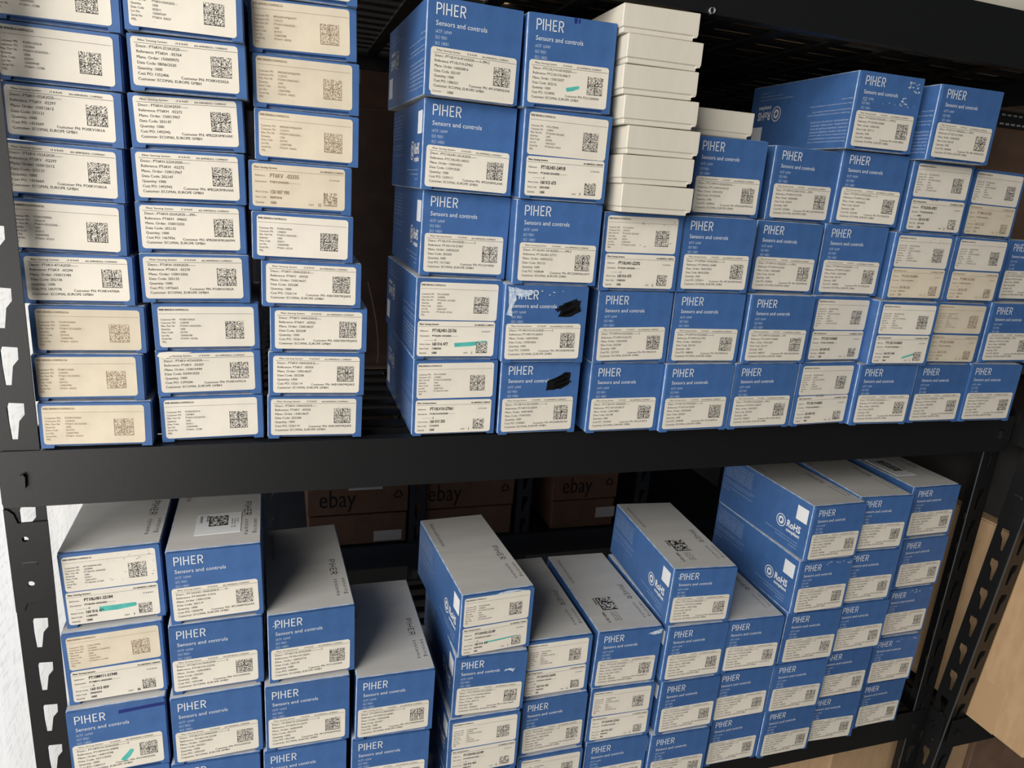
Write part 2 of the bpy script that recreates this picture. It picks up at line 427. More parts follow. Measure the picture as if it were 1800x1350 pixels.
for zt in (.003, -.4955):
    L = .52; m = MB().prism(rounded(0, L, -.050, 0, .0045), 0, .0016).mesh('side_rail', M['steel'])
    yy = nb_y(zt) + .004
    r_ = put('side_rail', m, nb, (-.0022, yy + L, zt), (0, 0, -math.pi / 2))
    put('locking_tab', tab_mesh(), r_, (L - .016, 0, -.025))
    fr = put('front_rail', beam_mesh(.8, .0515), nb, (.004, nb_y(zt) - .004, zt)); put('locking_tab', tab_mesh(), fr, (.017, 0, -.026))
for z in (.001, -.4965): put('deck', MB().box(.01, .78, .0, .5, -.006, -.002).mesh('deck', M['steel']), nb, (0, 0, z))
put('post', post_mesh(-ZO, .95), nb, (.0, .53, 0))

# ------------------------------------------------------------------ cartons
TW, THT, TD = .0852, .0780, .186
SW, SHT, SD = .0865, .0422, .129
def sleeve(W, H, D):
    def pick(n):
        if n.z > .9: return 1
        if n.z < -.9: return 2
        return 0
    return bevelled_box('carton_sleeve', -W / 2, W / 2, .0034, D, 0.0003, H - .0002, [M['blue'], M['silver'], M['board'], M['worn']], .0010, 1, pick)
def flap(W, H, nt, tabw):
    e = .0007; x0, x1 = -W / 2 + e, W / 2 - e
    poly = [(x0, .0004), (x0 + tabw, .0004), (x0 + tabw + .0006, nt), (x1 - tabw * .85 - .0006, nt), (x1 - tabw * .85, .0004), (x1, .0004), (x1, H - .0014), (x1 - .0008, H - .0008), (x0 + .0008, H - .0008), (x0, H - .0014)]
    m = MB().prism(poly, 0, .0036, 0, 0)
    return m.mesh('front_flap', [M['blue'], M['worn']])
SLEEVE = {'t': sleeve(TW, THT, TD), 's': sleeve(SW, SHT, SD)}
FLAP = {'t': flap(TW, THT, .0032, .0085), 's': flap(SW, SHT, .0030, .0095)}

def front_print_mesh():
    I = Ink(); H = THT; x = -TW / 2 + .0072
    logo(I, x, H - .0142, .0091, 0, .00092, tw=2.78)
    I.text('Sensors and controls', x, H - .0225, .0038, width=.0455, mi=0, bold=0)
    for i, t in enumerate(('IATF 16949', 'ISO 9001', 'ISO 14001')):
        I.text(t, x, H - .0284 - i * .0046, .0026, width=(.0142, .0108, .0124)[i], mi=1)
    return I.mesh('front_print', [M['white'], M['softwhite']], front(-.00025))
FRONTPRINT = front_print_mesh()

def side_print_mesh(flip):
    I = Ink(); D, H = TD, THT
    tx = ['These components may be covered by one or more', 'of the following patents or pending applications in', 'the United States, Europe and other countries:',
          'US6031443, US6069533, US6292087, US7345573,', 'DE19720931, EP0860838, EP1026697, EP1223431,', 'US2004 0007456, US2007 0182521, GB2390175,', 'WO2009/052367, 2014/057145, 2014/125076']
    for i, t in enumerate(tx): I.text(t, .006, H * .89 - i * .0036, .0016, width=.060, mi=0)
    I.text('The quality contained in the package has been counted', .006, H * .52, .0015, width=.068)
    I.text('electronically and verified according to Standard 4-01', .006, H * .52 - .0034, .0015, width=.060)
    I.text('Piher Sensors and Controls S.A. is an Amphenol company', .006, H * .40, .0015, width=.066)
    I.text('Made in Spain', .006, H * .34, .0015, width=.016)
    T1 = I; I = Ink()
    cx, cz, r = .1325, H * .44, .0082
    ring = [(cx + r * math.cos(math.radians(a)), cz + r * math.sin(math.radians(a))) for a in range(0, 360, 15)]
    I.stroke(ring, .0011, 0, True)
    for sg in (1, -1):                                   # two swirling arrows inside the ring
        arc = [(cx + sg * (.0036 * math.cos(math.radians(a)) ), cz + sg * (.0005 + .0036 * math.sin(math.radians(a)))) for a in range(-20, 150, 17)]
        I.stroke(arc, .0024, 0)
        e = arc[-1]; I.poly([(e[0] - sg * .0002, e[1] + sg * .0020), (e[0] - sg * .0030, e[1] - sg * .0022), (e[0] + sg * .0022, e[1] - sg * .0018)][::sg])
    I.text('RoHS', .1435, H * .40, .0092, width=.0255, bold=1)
    I.text('compliant', .1440, H * .315, .0044, width=.0250, bold=1)
    MK = I; I = Ink()
    for i, t in enumerate(('Spare electrical or electronic products or components should be', 'kept apart from other waste and recycled', 'www.piher.net')):
        I.text(t, .168, H * .21 - i * .0040, .0016, width=(.062, .042, .016)[i], align='r')
    f = (lambda u, v: (-TW / 2 - .0003, u, THT - v)) if flip else (lambda u, v: (-TW / 2 - .0003, TD - u, v))
    return (T1.mesh('side_print', [M['softwhite']], f), MK.mesh('compliance_mark', [M['white']], f), I.mesh('disposal_note', [M['softwhite']], f))
SIDEPRINT = {0: side_print_mesh(0), 1: side_print_mesh(1)}
def patch_mesh(flip):
    u0, u1, v0, v1 = .1570, .1765, THT * .62, THT * .87
    if flip: y0, y1, z0, z1 = u0, u1, THT - v1, THT - v0
    else: y0, y1, z0, z1 = TD - u1, TD - u0, v0, v1
    return MB().box(-TW / 2 - .0003, -TW / 2 + .0002, y0, y1, z0, z1).mesh('blank_patch', M['white'])
PATCH = {0: patch_mesh(0), 1: patch_mesh(1)}
def top_print_mesh():
    I = Ink()
    logo(I, TW * .295, TD * .53, .0072, 0, .0008, rot=True, tw=4.6)
    I.text('sensing', TW * .415, TD * .30, .0042, width=.032, mi=1, rot=1, track=.12)
    I.text('systems', TW * .315, TD * .30, .0042, width=.034, mi=1, rot=1, track=.12)
    J = Ink(); J.text('Sensors and controls', -TW * .40, TD * .93, .0050, width=.062, rot=1)
    f = lambda a, b: (a, b, THT + .0001)
    return I.mesh('top_print', [M['darkprint'], M['greyprint']], f), J.mesh('top_caption', [M['greyprint']], f)
TOPPRINT = top_print_mesh()

# --- labels. local frame: lower-left corner of the label, x right, y up
LW, LH = .0772, .0355
def code_mesh(x, y, w, h, m):
    me = new_mesh('matrix_code', [(x, -.00045, y), (x + w, -.00045, y), (x + w, -.00045, y + h), (x, -.00045, y + h)], [(0, 1, 2, 3)], m)
    uv = me.uv_layers.new(name='UVMap')
    for i, c in enumerate(((0, 0), (1, 0), (1, 1), (0, 1))): uv.data[i].uv = c
    return me
INKCACHE = {}
def label_print(spec):
    """returns ink mesh, list of code meshes, aged?"""
    if spec in INKCACHE: return INKCACHE[spec]
    F = spec.split('|'); kind = F[0]; fd = kind.endswith('f'); I = Ink(); w, h = LW, LH; F = F[1:]
    codes = []
    if kind[0] == '1':
        desc, ref, order, date, qty, po, pn = F
        I.text('Piher Sensing System', .065 * w, .915 * h, .0014, width=.27 * w)
        I.text('LF & RoHS', .41 * w, .915 * h, .0014, width=.115 * w)
        I.text('AN AMPHENOL COMPANY', .585 * w, .905 * h, .0014, width=.315 * w)
        I.rect(.03 * w, .872 * h, .995 * w, .872 * h + .00022)
        rows = ('Descr.: ' + desc, 'Reference: ' + ref, 'Manu. Order: ' + order, 'Data Code: ' + date, 'Quantity: ' + qty, 'Cust PO: ' + po, 'Customer: ECOMAL EUROPE GMBH')
        for i, t in enumerate(rows): I.text(t, .045 * w, (.785 - i * .1115) * h, .00205, sx=.98)
        I.text('Customer PN: ' + pn, .945 * w if len(pn) > 11 else .90 * w, .205 * h, .00205, sx=.98, align='r')
        codes.append(code_mesh(.735 * w, .315 * h, .0152, .0152, M['mx']))
    elif kind[0] == '2':
        I.text('PIHER SENSORS & CONTROLS S.A.', .012 * w, .905 * h, .0015, width=.305 * w, bold=1)
        I.rect(.01 * w, .825 * h, .985 * w, .825 * h + .00018)
        names = ('Customer PN', 'Customer PO', 'Man. Part Nr', 'Quantity', 'Date Code', 'Lot No', 'Serial No', 'MSL')
        for i, t in enumerate(names):
            y = (.665 - i * .079) * h
            I.text(t, .022 * w, y, .0016, sx=.88)
            if i < 7: I.text(F[i], .215 * w, y, .0016, sx=.92)
            else: I.text('-', .225 * w, y, .0016)
        codes.append(code_mesh(.69 * w, .20 * h, .0150, .0158, M['mxf'] if fd else M['mx']))
    else:
        ref, desc, d2, wo, date, qty, lab = F
        I.text('Piher Sensing Systems', .02 * w, .895 * h, .0015, width=.245 * w, bold=1)
        I.text('AN AMPHENOL COMPANY', .985 * w, .885 * h, .0014, width=.26 * w, align='r', bold=1)
        I.rect(.01 * w, .85 * h, .99 * w, .85 * h + .0002)
        for t, y in (('Reference', .705), ('Description', .565), ('Work Order', .325), ('Date Code', .20), ('Quantity', .075)):
            I.text(t, .03 * w, y * h, .0016, sx=.85)
        I.text(ref, .185 * w, .695 * h, .0031, width=.31 * w, bold=1)
        I.text('LF & RoHS', .825 * w, .70 * h, .0014, width=.115 * w)
        I.text(desc, .185 * w, .565 * h, .0017, sx=.85, bold=1)
        I.text(d2, .09 * w, .445 * h, .0017, sx=.9, bold=1)
        I.text(wo, .185 * w, .315 * h, .0029, width=.205 * w, bold=1)
        I.text(date, .185 * w, .20 * h, .0018, sx=.8, bold=1)
        I.text(qty, .185 * w, .07 * h, .0022, sx=.8, bold=1)
        I.text('Label', .60 * w, .085 * h, .0015, sx=.9); I.text(lab, .70 * w, .07 * h, .0024, sx=.8, bold=1)
        codes.append(code_mesh(.765 * w, .095 * h, .0112, .0112, M['mxfs'] if fd else M['mxs']))
    me = I.mesh('label_print', [M['faded'] if fd else (M['soft'] if kind[0] == '2' else M['ink'])], front(-.00042))
    INKCACHE[spec] = (me, codes, fd); return INKCACHE[spec]
LABEL = {k: MB().prism(rounded(0, LW, 0, LH, .0026, 4), -.00025, .0002).mesh('adhesive_label', M[k]) for k in ('paper', 'aged')}
def add_label(root, spec, x, z, sy=1.0, rot=0.0):
    me, codes, fd = label_print(spec)
    lb = put('adhesive_label', LABEL['aged' if fd else 'paper'], root, (x, 0, z), (0, rot, 0)); lb.scale = (1, 1, sy)
    if fd: lb['label'] = 'yellowed label with faded brown print'
    put('label_print', me, lb)
    for c in codes: put('matrix_code', c, lb)
    return lb

def blob(pts, seed, jag=.18, n=3):
    """ragged outline through pts"""
    r = random.Random(seed); out = []
    for i, p in enumerate(pts):
        q = pts[(i + 1) % len(pts)]
        d = math.hypot(q[0] - p[0], q[1] - p[1])
        for k in range(n):
            t = k / n; out.append((p[0] + (q[0] - p[0]) * t + r.uniform(-jag, jag) * d / n, p[1] + (q[1] - p[1]) * t + r.uniform(-jag, jag) * d / n))
    return out
def flat(name, polys, m, root, y=-.00032):
    I = Ink()
    for p in polys: I.poly(p)
    return put(name, I.mesh(name, [m], front(y)), root)
def specks(seed, x0, x1, z0, z1, n, s):
    r = random.Random(seed); out = []
    for _ in range(n):
        cx, cz, k = r.uniform(x0, x1), r.uniform(z0, z1), r.uniform(.4, 1.3) * s
        out.append(blob([(cx + k * a * r.uniform(.5, 1.6), cz + k * b * r.uniform(.4, 1)) for a, b in ((-1, -.6), (1, -.5), (1.1, .5), (-.8, .7))], r.random(), .3, 2))
    return out

def extras(root, ex, seed):
    W, H = TW, THT; L = -W / 2
    P = lambda u, v: (L + u * W, v * H)
    for e in ex:
        if e.startswith('teal:'):
            u0, v0, u1, v1, t = map(float, e[5:].split(','))
            a, b = Vector(P(u0, v0)), Vector(P(u1, v1)); d = (b - a).normalized(); q = Vector((-d.y, d.x)) * t * H
            o = flat('marker_stroke', [[tuple(a - q), tuple(a.lerp(b, .5) - q * 1.15 - Vector((0, .0003))), tuple(b - q * .8), tuple(b + d * .001), tuple(b + q * .8), tuple(a.lerp(b, .5) + q * .9), tuple(a + q * 1.1)]], M['teal'], root, -.00035)
            o['label'] = 'teal marker stroke'
        elif e.startswith('ink:'):
            flat('marker_stroke', [blob([P(.50, .93), P(.525, .93), P(.53, .985), P(.495, .985)], 3, .1), blob([P(.545, .935), P(.56, .94), P(.565, .98), P(.548, .98)], 4, .2)], M['navy'], root)
        elif e == 'bar': flat('marker_stroke', [blob([P(.52, .875), P(.985, .90), P(.985, .945), P(.52, .925)], 5, .02)], M['navy'], root)
        elif e.startswith('scrib'):
            r = random.Random(11 + int(e[5])); I = Ink()
            if e == 'scrib0': I.poly(blob([P(.57, .60), P(.76, .62), P(.86, .68), P(.875, .84), P(.80, .845), P(.70, .78), P(.58, .73)], 3, .12, 4))
            else: I.poly(blob([P(.64, .60), P(.80, .61), P(.92, .68), P(.90, .75), P(.905, .82), P(.86, .80), P(.76, .745), P(.68, .70)], 8, .12, 4))
            for k in range(9):
                u, v = r.uniform(.60, .74), .62 + k * .018; I.stroke([P(u, v), P(u + .08, v + .03), P(u + .16, v + .065)], .0016)
            put('marker_scribble', I.mesh('marker_scribble', [M['blackmark']], front(-.00033)), root)['label'] = 'solid black marker scribble'
        elif e == 'tear':
            pl = [blob([P(.02, .62), P(.085, .60), P(.09, .74), P(.12, .80), P(.10, .96), P(.03, .965), P(.045, .8)], 21, .2, 3), blob([P(.10, .86), P(.22, .85), P(.33, .90), P(.34, .925), P(.2, .93), P(.11, .96)], 22, .2, 3)]
            flat('torn_patch', pl + specks(5, L + .36 * W, L + .7 * W, .86 * H, .93 * H, 7, .0009), M['scuff'], root)
        elif e == 'scufftop':
            flat('scuff', specks(6, L + .76 * W, L + .95 * W, .80 * H, .93 * H, 16, .0012) + specks(7, L + .66 * W, L + .78 * W, .60 * H, .72 * H, 12, .0012) + specks(8, L + .05 * W, L + .95 * W, .60 * H, .64 * H, 12, .0008), M['scuff'], root)
        elif e == 'chip': flat('scuff', specks(9, L + .07 * W, L + .13 * W, .82 * H, .95 * H, 9, .0012), M['scuff'], root)
        elif e == 'chipR': flat('scuff', [blob([P(.77, .905), P(.88, .87), P(.98, .90), P(.99, .965), P(.92, .955)], 31, .2, 3)], M['scuff'], root)
        elif e == 'peel': flat('scuff', [blob([P(.68, .70), P(.74, .72), P(.80, .68), P(.83, .73), P(.76, .75), P(.69, .735)], 32, .2, 3)], M['scuff'], root)
        elif e == 'rub': flat('scuff', [blob([P(.45, .955), P(.6, .96), P(.85, .955), P(.9, .975), P(.5, .982)], 33, .2, 3)], M['scuff'], root)
        elif e == 'spots': flat('scuff', specks(seed, L + .45 * W, L + .96 * W, .90 * H, .96 * H, 12, .0010), M['scuff'], root)
        elif e == 'smudge': flat('smudge', specks(seed + 1, L + .45 * W, L + .93 * W, .55 * H, .93 * H, 22, .0007), M['smudge'], root, -.00046)
        elif e.startswith('hand:'):
            I = Ink(); I.text(e[5:], L + .34 * W, .465 * H, .0028, sx=1.1, shear=.2)
            put('handwriting', I.mesh('handwriting', [M['ink']], front(-.00046)), root)
        elif e == 'under':
            m = MB().prism(rounded(L + .065 * W, L + .95 * W, .012 * H, .12 * H, .0015), -.0002, .0002).mesh('older_label', M['paper'])
            o = put('older_label', m, root); I = Ink()
            I.text('Quantity', L + .08 * W, .045 * H, .0015); J = Ink(); J.text('1000', L + .23 * W, .04 * H, .0020, bold=1)
            put('label_number', J.mesh('label_number', [M['ink']], front(-.00026)), o)
            put('label_print', I.mesh('label_print', [M['ink']], front(-.00026)), o)
        elif e in ('sticker', 'topsticker'):
            D = TD; x0, x1, y0, y1 = (-.23 * W, .27 * W, .16 * D, .40 * D) if e == 'sticker' else (-.40 * W, .02 * W, .22 * D, .55 * D)
            st = put('coded_sticker', MB().box(x0, x1, y0, y1, H - .0002, H + .0003).mesh('coded_sticker', M['white']), root)
            me = new_mesh('matrix_code', [(x0 + .012, y0 + .016, H + .0005), (x0 + .030, y0 + .016, H + .0005), (x0 + .030, y1 - .006, H + .0005), (x0 + .012, y1 - .006, H + .0005)], [(0, 1, 2, 3)], M['mxt'])
            uv = me.uv_layers.new(name='UVMap')
            for i, c in enumerate(((0, 0), (.8, 0), (.8, 1), (0, 1))): uv.data[i].uv = c
            put('matrix_code', me, st)
            I = Ink()
            for k, t in enumerate(('95AT01772', '1', '0552 CZ3')): I.text(t, x0 + .003 + k * .0032, y1 - .004, .0022, rot=1, bold=1)
            for k in range(5): I.text(('AB00KMQAAK', 'PT10GH01-504', 'CZ3 08 01', '1000', 'AEX')[k], x0 + .033 + k * .0022 if False else x0 + .0335 + (k % 3) * .0026, y0 + .030 - (k // 3) * .016, .0014, rot=1)
            put('label_print', I.mesh('label_print', [M['ink']], lambda a, b: (a, b, H + .0005)), st)
        elif e == 'toptext':
            D = TD; x0, y0 = -.22 * W, .24 * D
            me = new_mesh('matrix_code', [(x0, y0, H + .0002), (x0 + .021, y0, H + .0002), (x0 + .021, y0 + .028, H + .0002), (x0, y0 + .028, H + .0002)], [(0, 1, 2, 3)], M['mxt'])
            uv = me.uv_layers.new(name='UVMap')
            for i, c in enumerate(((0, 0), (.75, 0), (.75, 1), (0, 1))): uv.data[i].uv = c
            put('matrix_code', me, root)
            I = Ink(); I.text('55184323', x0 - .004, y0 + .028, .0026, rot=1, bold=1); I.text('0552 CZ 3', x0 - .004, y0 - .004, .0030, rot=1, bold=1, width=.022)
            for k in range(3): I.text(('CONTROL CHECK', '15LV 0254 A2020', 'LOT 16001976')[k], x0 + .007 + k * .0035, y0 - .004, .0016, rot=1, width=.020)
            put('printed_lot_text', I.mesh('printed_lot_text', [M['darkprint']], lambda a, b: (a, b, H + .0002)), root)
        elif e == 'tornlabel':
            h = SHT; w = SW
            flat('torn_patch', [blob([(-w / 2 + .002, .88 * h), (-w / 2 + .008, .82 * h), (-w / 2 + .014, .9 * h), (-w / 2 + .03, .955 * h), (-w / 2 + .004, .96 * h)], 41, .1, 3)], M['paper'], root, -.0005)

WBD = .12
def white_box_meshes(W, H):
    x0, x1 = -W / 2, W / 2; hl = H * .20
    base = bevelled_box('base_tray', x0 + .0014, x1 - .0048, .0012, WBD - .002, .0003, H - .003, [M['whitebox'], M['whitebox']], .0006)
    m = MB()
    z0, z1 = hl, H - .0003; t = .0009
    lid = bevelled_box('lid', x0, x1, 0, WBD, z0, z1, [M['whitebox'], M['whitebox']], .0007)
    return base, lid
WB = white_box_meshes(.0805, .0268)
def tuck():
    m = MB(); m.prism([(0, 0), (.0042, .001), (.0046, .0062), (0, .0066)], 0, .0009); return m.mesh('tuck_flap', M['whitebox'])
TUCK = tuck()

BOXES = [
('a', 0, 's', 0.2299, 0.0023, 0.0, 0.55, 0.36, 0.0871, 0.0413, ['2f|PO0KV2500A|1244403|PT6KV-251A2020- -|1000|201934|150007981|PT6KV -02253'], None, []),
('a', 1, 's', 0.2268, 0.0059, 0.0413, -0.44, 0.01, 0.0845, 0.0414, ['2f|PO0KV2500A|1244403|PT6KV-251A2020- -|1000|201934|150007981|PT6KV -02253'], None, []),
('a', 2, 's', 0.2289, 0.0096, 0.0826, 0.34, -0.22, 0.0866, 0.0414, ['2f|PO0KV2500A|1244403|PT6KV-251A2020- -|1000|201934|150007981|PT6KV -02253'], None, []),
('a', 3, 's', 0.2234, 0.0117, 0.124, -0.78, -0.2, 0.0841, 0.0423, ['1|PT6KV-471A2020------|PT6KV  -02294|150013184|202136|1000|1457778|PO0KV4700A'], None, []),
('a', 4, 's', 0.2186, 0.0108, 0.1663, -0.05, 0.39, 0.0866, 0.0426, ['2|PO0KH5000A|1306610|PT6KH-501A2020- -|1000|202013|150009442|PT6KH -02263'], None, []),
('a', 5, 's', 0.2198, 0.0111, 0.2089, 0.02, 0.23, 0.0865, 0.0431, ['1|PT6KV-102A2020------|PT6KV  -02297|150012612|202121|1000|1433669|PO0KV1001A'], None, []),
('a', 6, 's', 0.2231, 0.0122, 0.252, -1.16, 0.43, 0.0834, 0.0427, ['1|PT6KV-102A2020------|PT6KV  -02297|150012612|202121|1000|1433669|PO0KV1001A'], None, []),
('a', 7, 's', 0.2232, 0.0108, 0.2948, -0.05, -0.02, 0.0865, 0.0425, ['2|PO0KH2501A|1307804|PT6KH-252A2020- -|1000|202011|150009440|PT6KH -15780'], None, []),
('a', 8, 's', 0.2247, 0.0107, 0.3373, -0.08, -0.14, 0.0865, 0.0422, ['2|PO0KH2501A|1307804|PT6KH-252A2020- -|1000|202011|150009440|PT6KH -15780'], None, []),
('b', 0, 's', 0.3231, 0.0108, 0.0, 1.24, -0.85, 0.0878, 0.0433, ['2|PO0KH2501A|1307804|PT6KH-252A2020- -|1000|202011|150009440|PT6KH -15780'], None, []),
('b', 1, 's', 0.3218, 0.0114, 0.0433, 1.02, -0.89, 0.0878, 0.0425, ['1|PT6KV-472A2020------|PT6KV  -02307|150010444|03/09/2020|1000|1399206|PO0KV4701A'], None, ['tornlabel']),
('b', 2, 's', 0.3214, 0.0113, 0.0858, 0.93, -1.45, 0.0874, 0.0427, ['2|PO0KV1002A|1228787|PT6WV-103A2020- -|1000|201901|150006780|PT6WV -02246'], None, []),
('b', 3, 's', 0.3143, 0.008, 0.1285, 0.78, -1.11, 0.087, 0.042, ['1|PT6KH-103A2020------|PT6KH  -02270|150013206|202135|1000|1473665|PO0KH1002A'], None, []),
('b', 4, 's', 0.3124, 0.0127, 0.1704, 0.24, -1.32, 0.0863, 0.0422, ['1|PT6KH-203A2020----PM--|PT6KH  -04665|150013203|202135|1000|1467056|4PB20K0MKIAKPM'], None, []),
('b', 5, 's', 0.3129, 0.0089, 0.2126, 0.08, -1.36, 0.0869, 0.0423, ['1|PT6KH-223A2020------|PT6KH  -02272|150013967|202147|1000|1492942|4PB22K0MKHAK'], None, []),
('b', 6, 's', 0.3129, 0.011, 0.2549, -0.34, -2.0, 0.0866, 0.0425, ['1|PT6KH-223A2020------|PT6KH  -02272|150013967|202147|1000|1492942|4PB22K0MKHAK'], None, []),
('b', 7, 's', 0.316, 0.0017, 0.2974, -0.65, -1.41, 0.0866, 0.042, ['1|PT6KH-253A2020------|PT6KH  -05764|150009975|08/06/2020|1000|1352406|PO0KH2502A'], None, []),
('b', 8, 's', 0.3147, -0.0033, 0.3394, -0.61, -0.73, 0.0855, 0.0422, ['2|PO0KH5002A|1300364|PT6KH-503A2020- -|1000|202011|150009369|PT6KH -03027'], None, []),
('c', 0, 's', 0.4135, 0.008, 0.0, -0.42, 0.56, 0.0874, 0.0424, ['1|PT6KV-104A2020-E----|PT6KV  -05920|150014637|202208|1000|1526114|4AB100KMKJAKE'], None, []),
('c', 1, 's', 0.4151, 0.0084, 0.0424, -0.23, 0.25, 0.0874, 0.042, ['1|PT6KV-104A2020-E----|PT6KV  -05920|150014637|202208|1000|1526114|4AB100KMKJAKE'], None, []),
('c', 2, 's', 0.417, 0.0098, 0.0845, -0.17, 0.09, 0.0871, 0.0422, ['1|PT6KV-104A2020-E----|PT6KV  -05920|150014637|202208|1000|1526114|4AB100KMKJAKE'], None, []),
('c', 3, 's', 0.4105, 0.0076, 0.1267, -0.08, 0.06, 0.0874, 0.0416, ['1|PT6KV-104A2020-E----|PT6KV  -05920|150014637|202208|1000|1526114|4AB100KMKJAKE'], None, []),
('c', 4, 's', 0.4029, 0.0073, 0.1683, -0.04, 0.08, 0.0866, 0.0416, ['2|PO0KH1003A|1306825|PT6KH-104A2020- -|1000|202011|150009098|PT6KH -02276'], None, []),
('c', 5, 's', 0.4011, 0.0102, 0.2099, -0.03, 0.05, 0.0867, 0.0421, ['3f|PT6KV  -02335|PT6KV-254A2020- - - - - - - -|-|150 007 990|03/09/2018|1000|15'], None, []),
('c', 6, 's', 0.4067, 0.0106, 0.252, -0.09, -0.12, 0.0866, 0.0427, ['2f|4PB500KWMJAKPM|1233373|PT6WV-504A2020- -|1000|201935|150007988|PT6WV -00502'], None, []),
('c', 7, 's', 0.4064, 0.011, 0.2947, -0.31, -0.55, 0.0869, 0.0427, ['2f|4PB500KWMJAKPM|1233373|PT6WV-504A2020- -|1000|201935|150007988|PT6WV -00502'], None, []),
('c', 8, 's', 0.4039, 0.013, 0.3374, -1.36, -1.24, 0.087, 0.0422, ['2f|4PB500KWMJAKPM|1233373|PT6WV-504A2020- -|1000|201935|150007988|PT6WV -00502'], None, []),
('c', 9, 's', 0.4034, 0.0076, 0.3796, -0.47, -0.58, 0.0866, 0.0422, ['2f|4PB500KWMJAKPM|1233373|PT6WV-504A2020- -|1000|201935|150007988|PT6WV -00502'], None, []),
('d', 0, 't', 0.5486, 0.0038, 0.0, -0.07, -0.41, 0.0857, 0.0791, ['2|PO1LV2500A|1304801|PT10LV10-503A202|1000|201804|160015255|PT10LV10-27061', '3|PT10LV10-27061|PT10LV10-503A2020- - - - - -|- - - - - - - -S|160 015 255|11/12/2018|1000|1'], None, []),
('d', 1, 't', 0.5472, 0.0031, 0.0791, 0.52, 0.08, 0.085, 0.0794, ['2|PO1L25000A|1309838|PT10LH01-101A202|1000|202011|160016477|PT10LH01-25156', '3|PT10LH01-25156|PT10LH01-101A2020- - - - - -|- - - - - - - -S|160 016 477|11/08/2020|1000|1'], 'tall blue double-label carton with teal marker stroke', ['teal:.46,.185,.84,.225,.024']),
('d', 2, 't', 0.5507, 0.0119, 0.1585, -0.23, 0.78, 0.0849, 0.0793, ['1|PT10LV10-101A2020-----------S|PT10LV10-21967|160026225|202205|1000|1517365|PO1L01000A'], None, []),
('d', 3, 't', 0.547, -0.0003, 0.2378, -0.04, 0.37, 0.0854, 0.0786, ['1|PTC10LH01-251A2020------|PTC10LH01-00531|150010551|11/09/2020|1000|1339717|4PD250RMLAAK'], None, []),
('d', 4, 't', 0.5437, -0.0122, 0.3164, 1.67, 0.26, 0.0848, 0.0779, ['1|PT10LV10-471A2020------I--PM-S|PT10LV10-27462|160020816|202107|1000|1386321|4PC470RMLFAK'], None, ['under']),
('e', 0, 't', 0.6369, -0.0006, 0.0, -0.23, -0.49, 0.0854, 0.0788, ['1|PT10KV10-501A2020---------S|PT10KV10-26054|160018345|17/09/2020|1000|1342835|4PC500RMKFAK'], 'tall blue carton with black marker scribble', ['scrib0']),
('e', 1, 't', 0.6328, -0.0096, 0.0788, -0.96, -0.53, 0.0863, 0.0785, ['1|PT10KV10-501A2020---------S|PT10KV10-26054|160018345|17/09/2020|1000|1342835|4PC500RMKFAK'], 'tall blue carton with black marker scribble and torn edge', ['scrib1', 'tear']),
('e', 2, 't', 0.6378, -0.0104, 0.1574, -0.75, -0.55, 0.0864, 0.0796, ['1|PT10LH01-501A2020--------PM-S|PT10LH01-27771|160023322|202125|1000|1438648|4PC500RMALH01P'], None, []),
('e', 3, 't', 0.6367, -0.0147, 0.2369, -0.45, -0.38, 0.0854, 0.0798, ['2|PO1L70000A|1294001|PT10LH01-501A202|1000|202005|160015673|PT10LH01-24918', '3|PT10LH01-24918|PT10LH01-501A2020- - - - - -|- - - - - - - -S|160 015 673|23/01/2020|1000|7'], None, []),
('e', 4, 't', 0.6327, -0.0161, 0.3167, 0.4, -1.08, 0.0846, 0.0777, ['1|PTC10LV10-501A2020------|PTC10LV10-00617|150015037|202216|1000|1518995|PQ1L05000A'], 'tall blue single-label carton with short teal stroke', ['teal:.46,.225,.60,.265,.020', 'ink:.47,.985,.49,.93']),
('f', 0, 't', 0.7334, -0.0043, 0.0, 0.9, -0.1, 0.0848, 0.0771, ['1|PTC10LV10-102A2020------|PTC10LV10-00619|150013855|202148|1000|1473440|PQ1L01001A'], None, []),
('f', 1, 't', 0.7332, -0.0051, 0.0771, 0.34, -0.84, 0.0847, 0.0768, ['1|PT10MV10-252A2020--------S|PT10MV10-22192|160026545|202208|1000|1527253|PO1M02501A'], None, []),
('f', 2, 't', 0.7302, -0.0079, 0.1539, -0.35, -0.92, 0.0859, 0.0777, ['2|PO1L25001A|1309192|PT10LH01-253A202|1000|202011|160016473|PT10LH01-22292', '3|PT10LH01-22292|PT10LH01-253A2020- - - - -|- - - - - - - -S|160 016 473|12/08/2020|1000|2'], None, ['smudge']),
('f', 3, 'w', 0.7297, -0.0258, 0.2316, -0.12, -0.43, 0.0772, 0.0268, [], None, []),
('f', 4, 'w', 0.7263, -0.0259, 0.2583, -0.32, -1.07, 0.0772, 0.0266, [], None, []),
('f', 5, 'w', 0.7287, -0.0259, 0.2849, -0.07, -0.61, 0.0768, 0.0257, [], None, []),
('f', 6, 'w', 0.7222, -0.0262, 0.3107, -0.68, -0.85, 0.0774, 0.0257, [], None, []),
('f', 7, 'w', 0.7179, -0.0261, 0.3364, -0.74, -1.01, 0.0771, 0.0256, [], None, []),
('f', 8, 'w', 0.7181, -0.0272, 0.362, -0.46, -0.58, 0.0769, 0.025, [], None, []),
('f', 9, 'w', 0.7123, -0.0246, 0.387, -1.35, -0.79, 0.0766, 0.0243, [], None, []),
('g', 0, 't', 0.8189, -0.0096, 0.0, 0.96, -0.25, 0.0854, 0.0774, ['1|PT10LV10-472A2020--------S|PT10LV10-22030|160025660|202202|1000|1498508|PO1L04701A'], None, []),
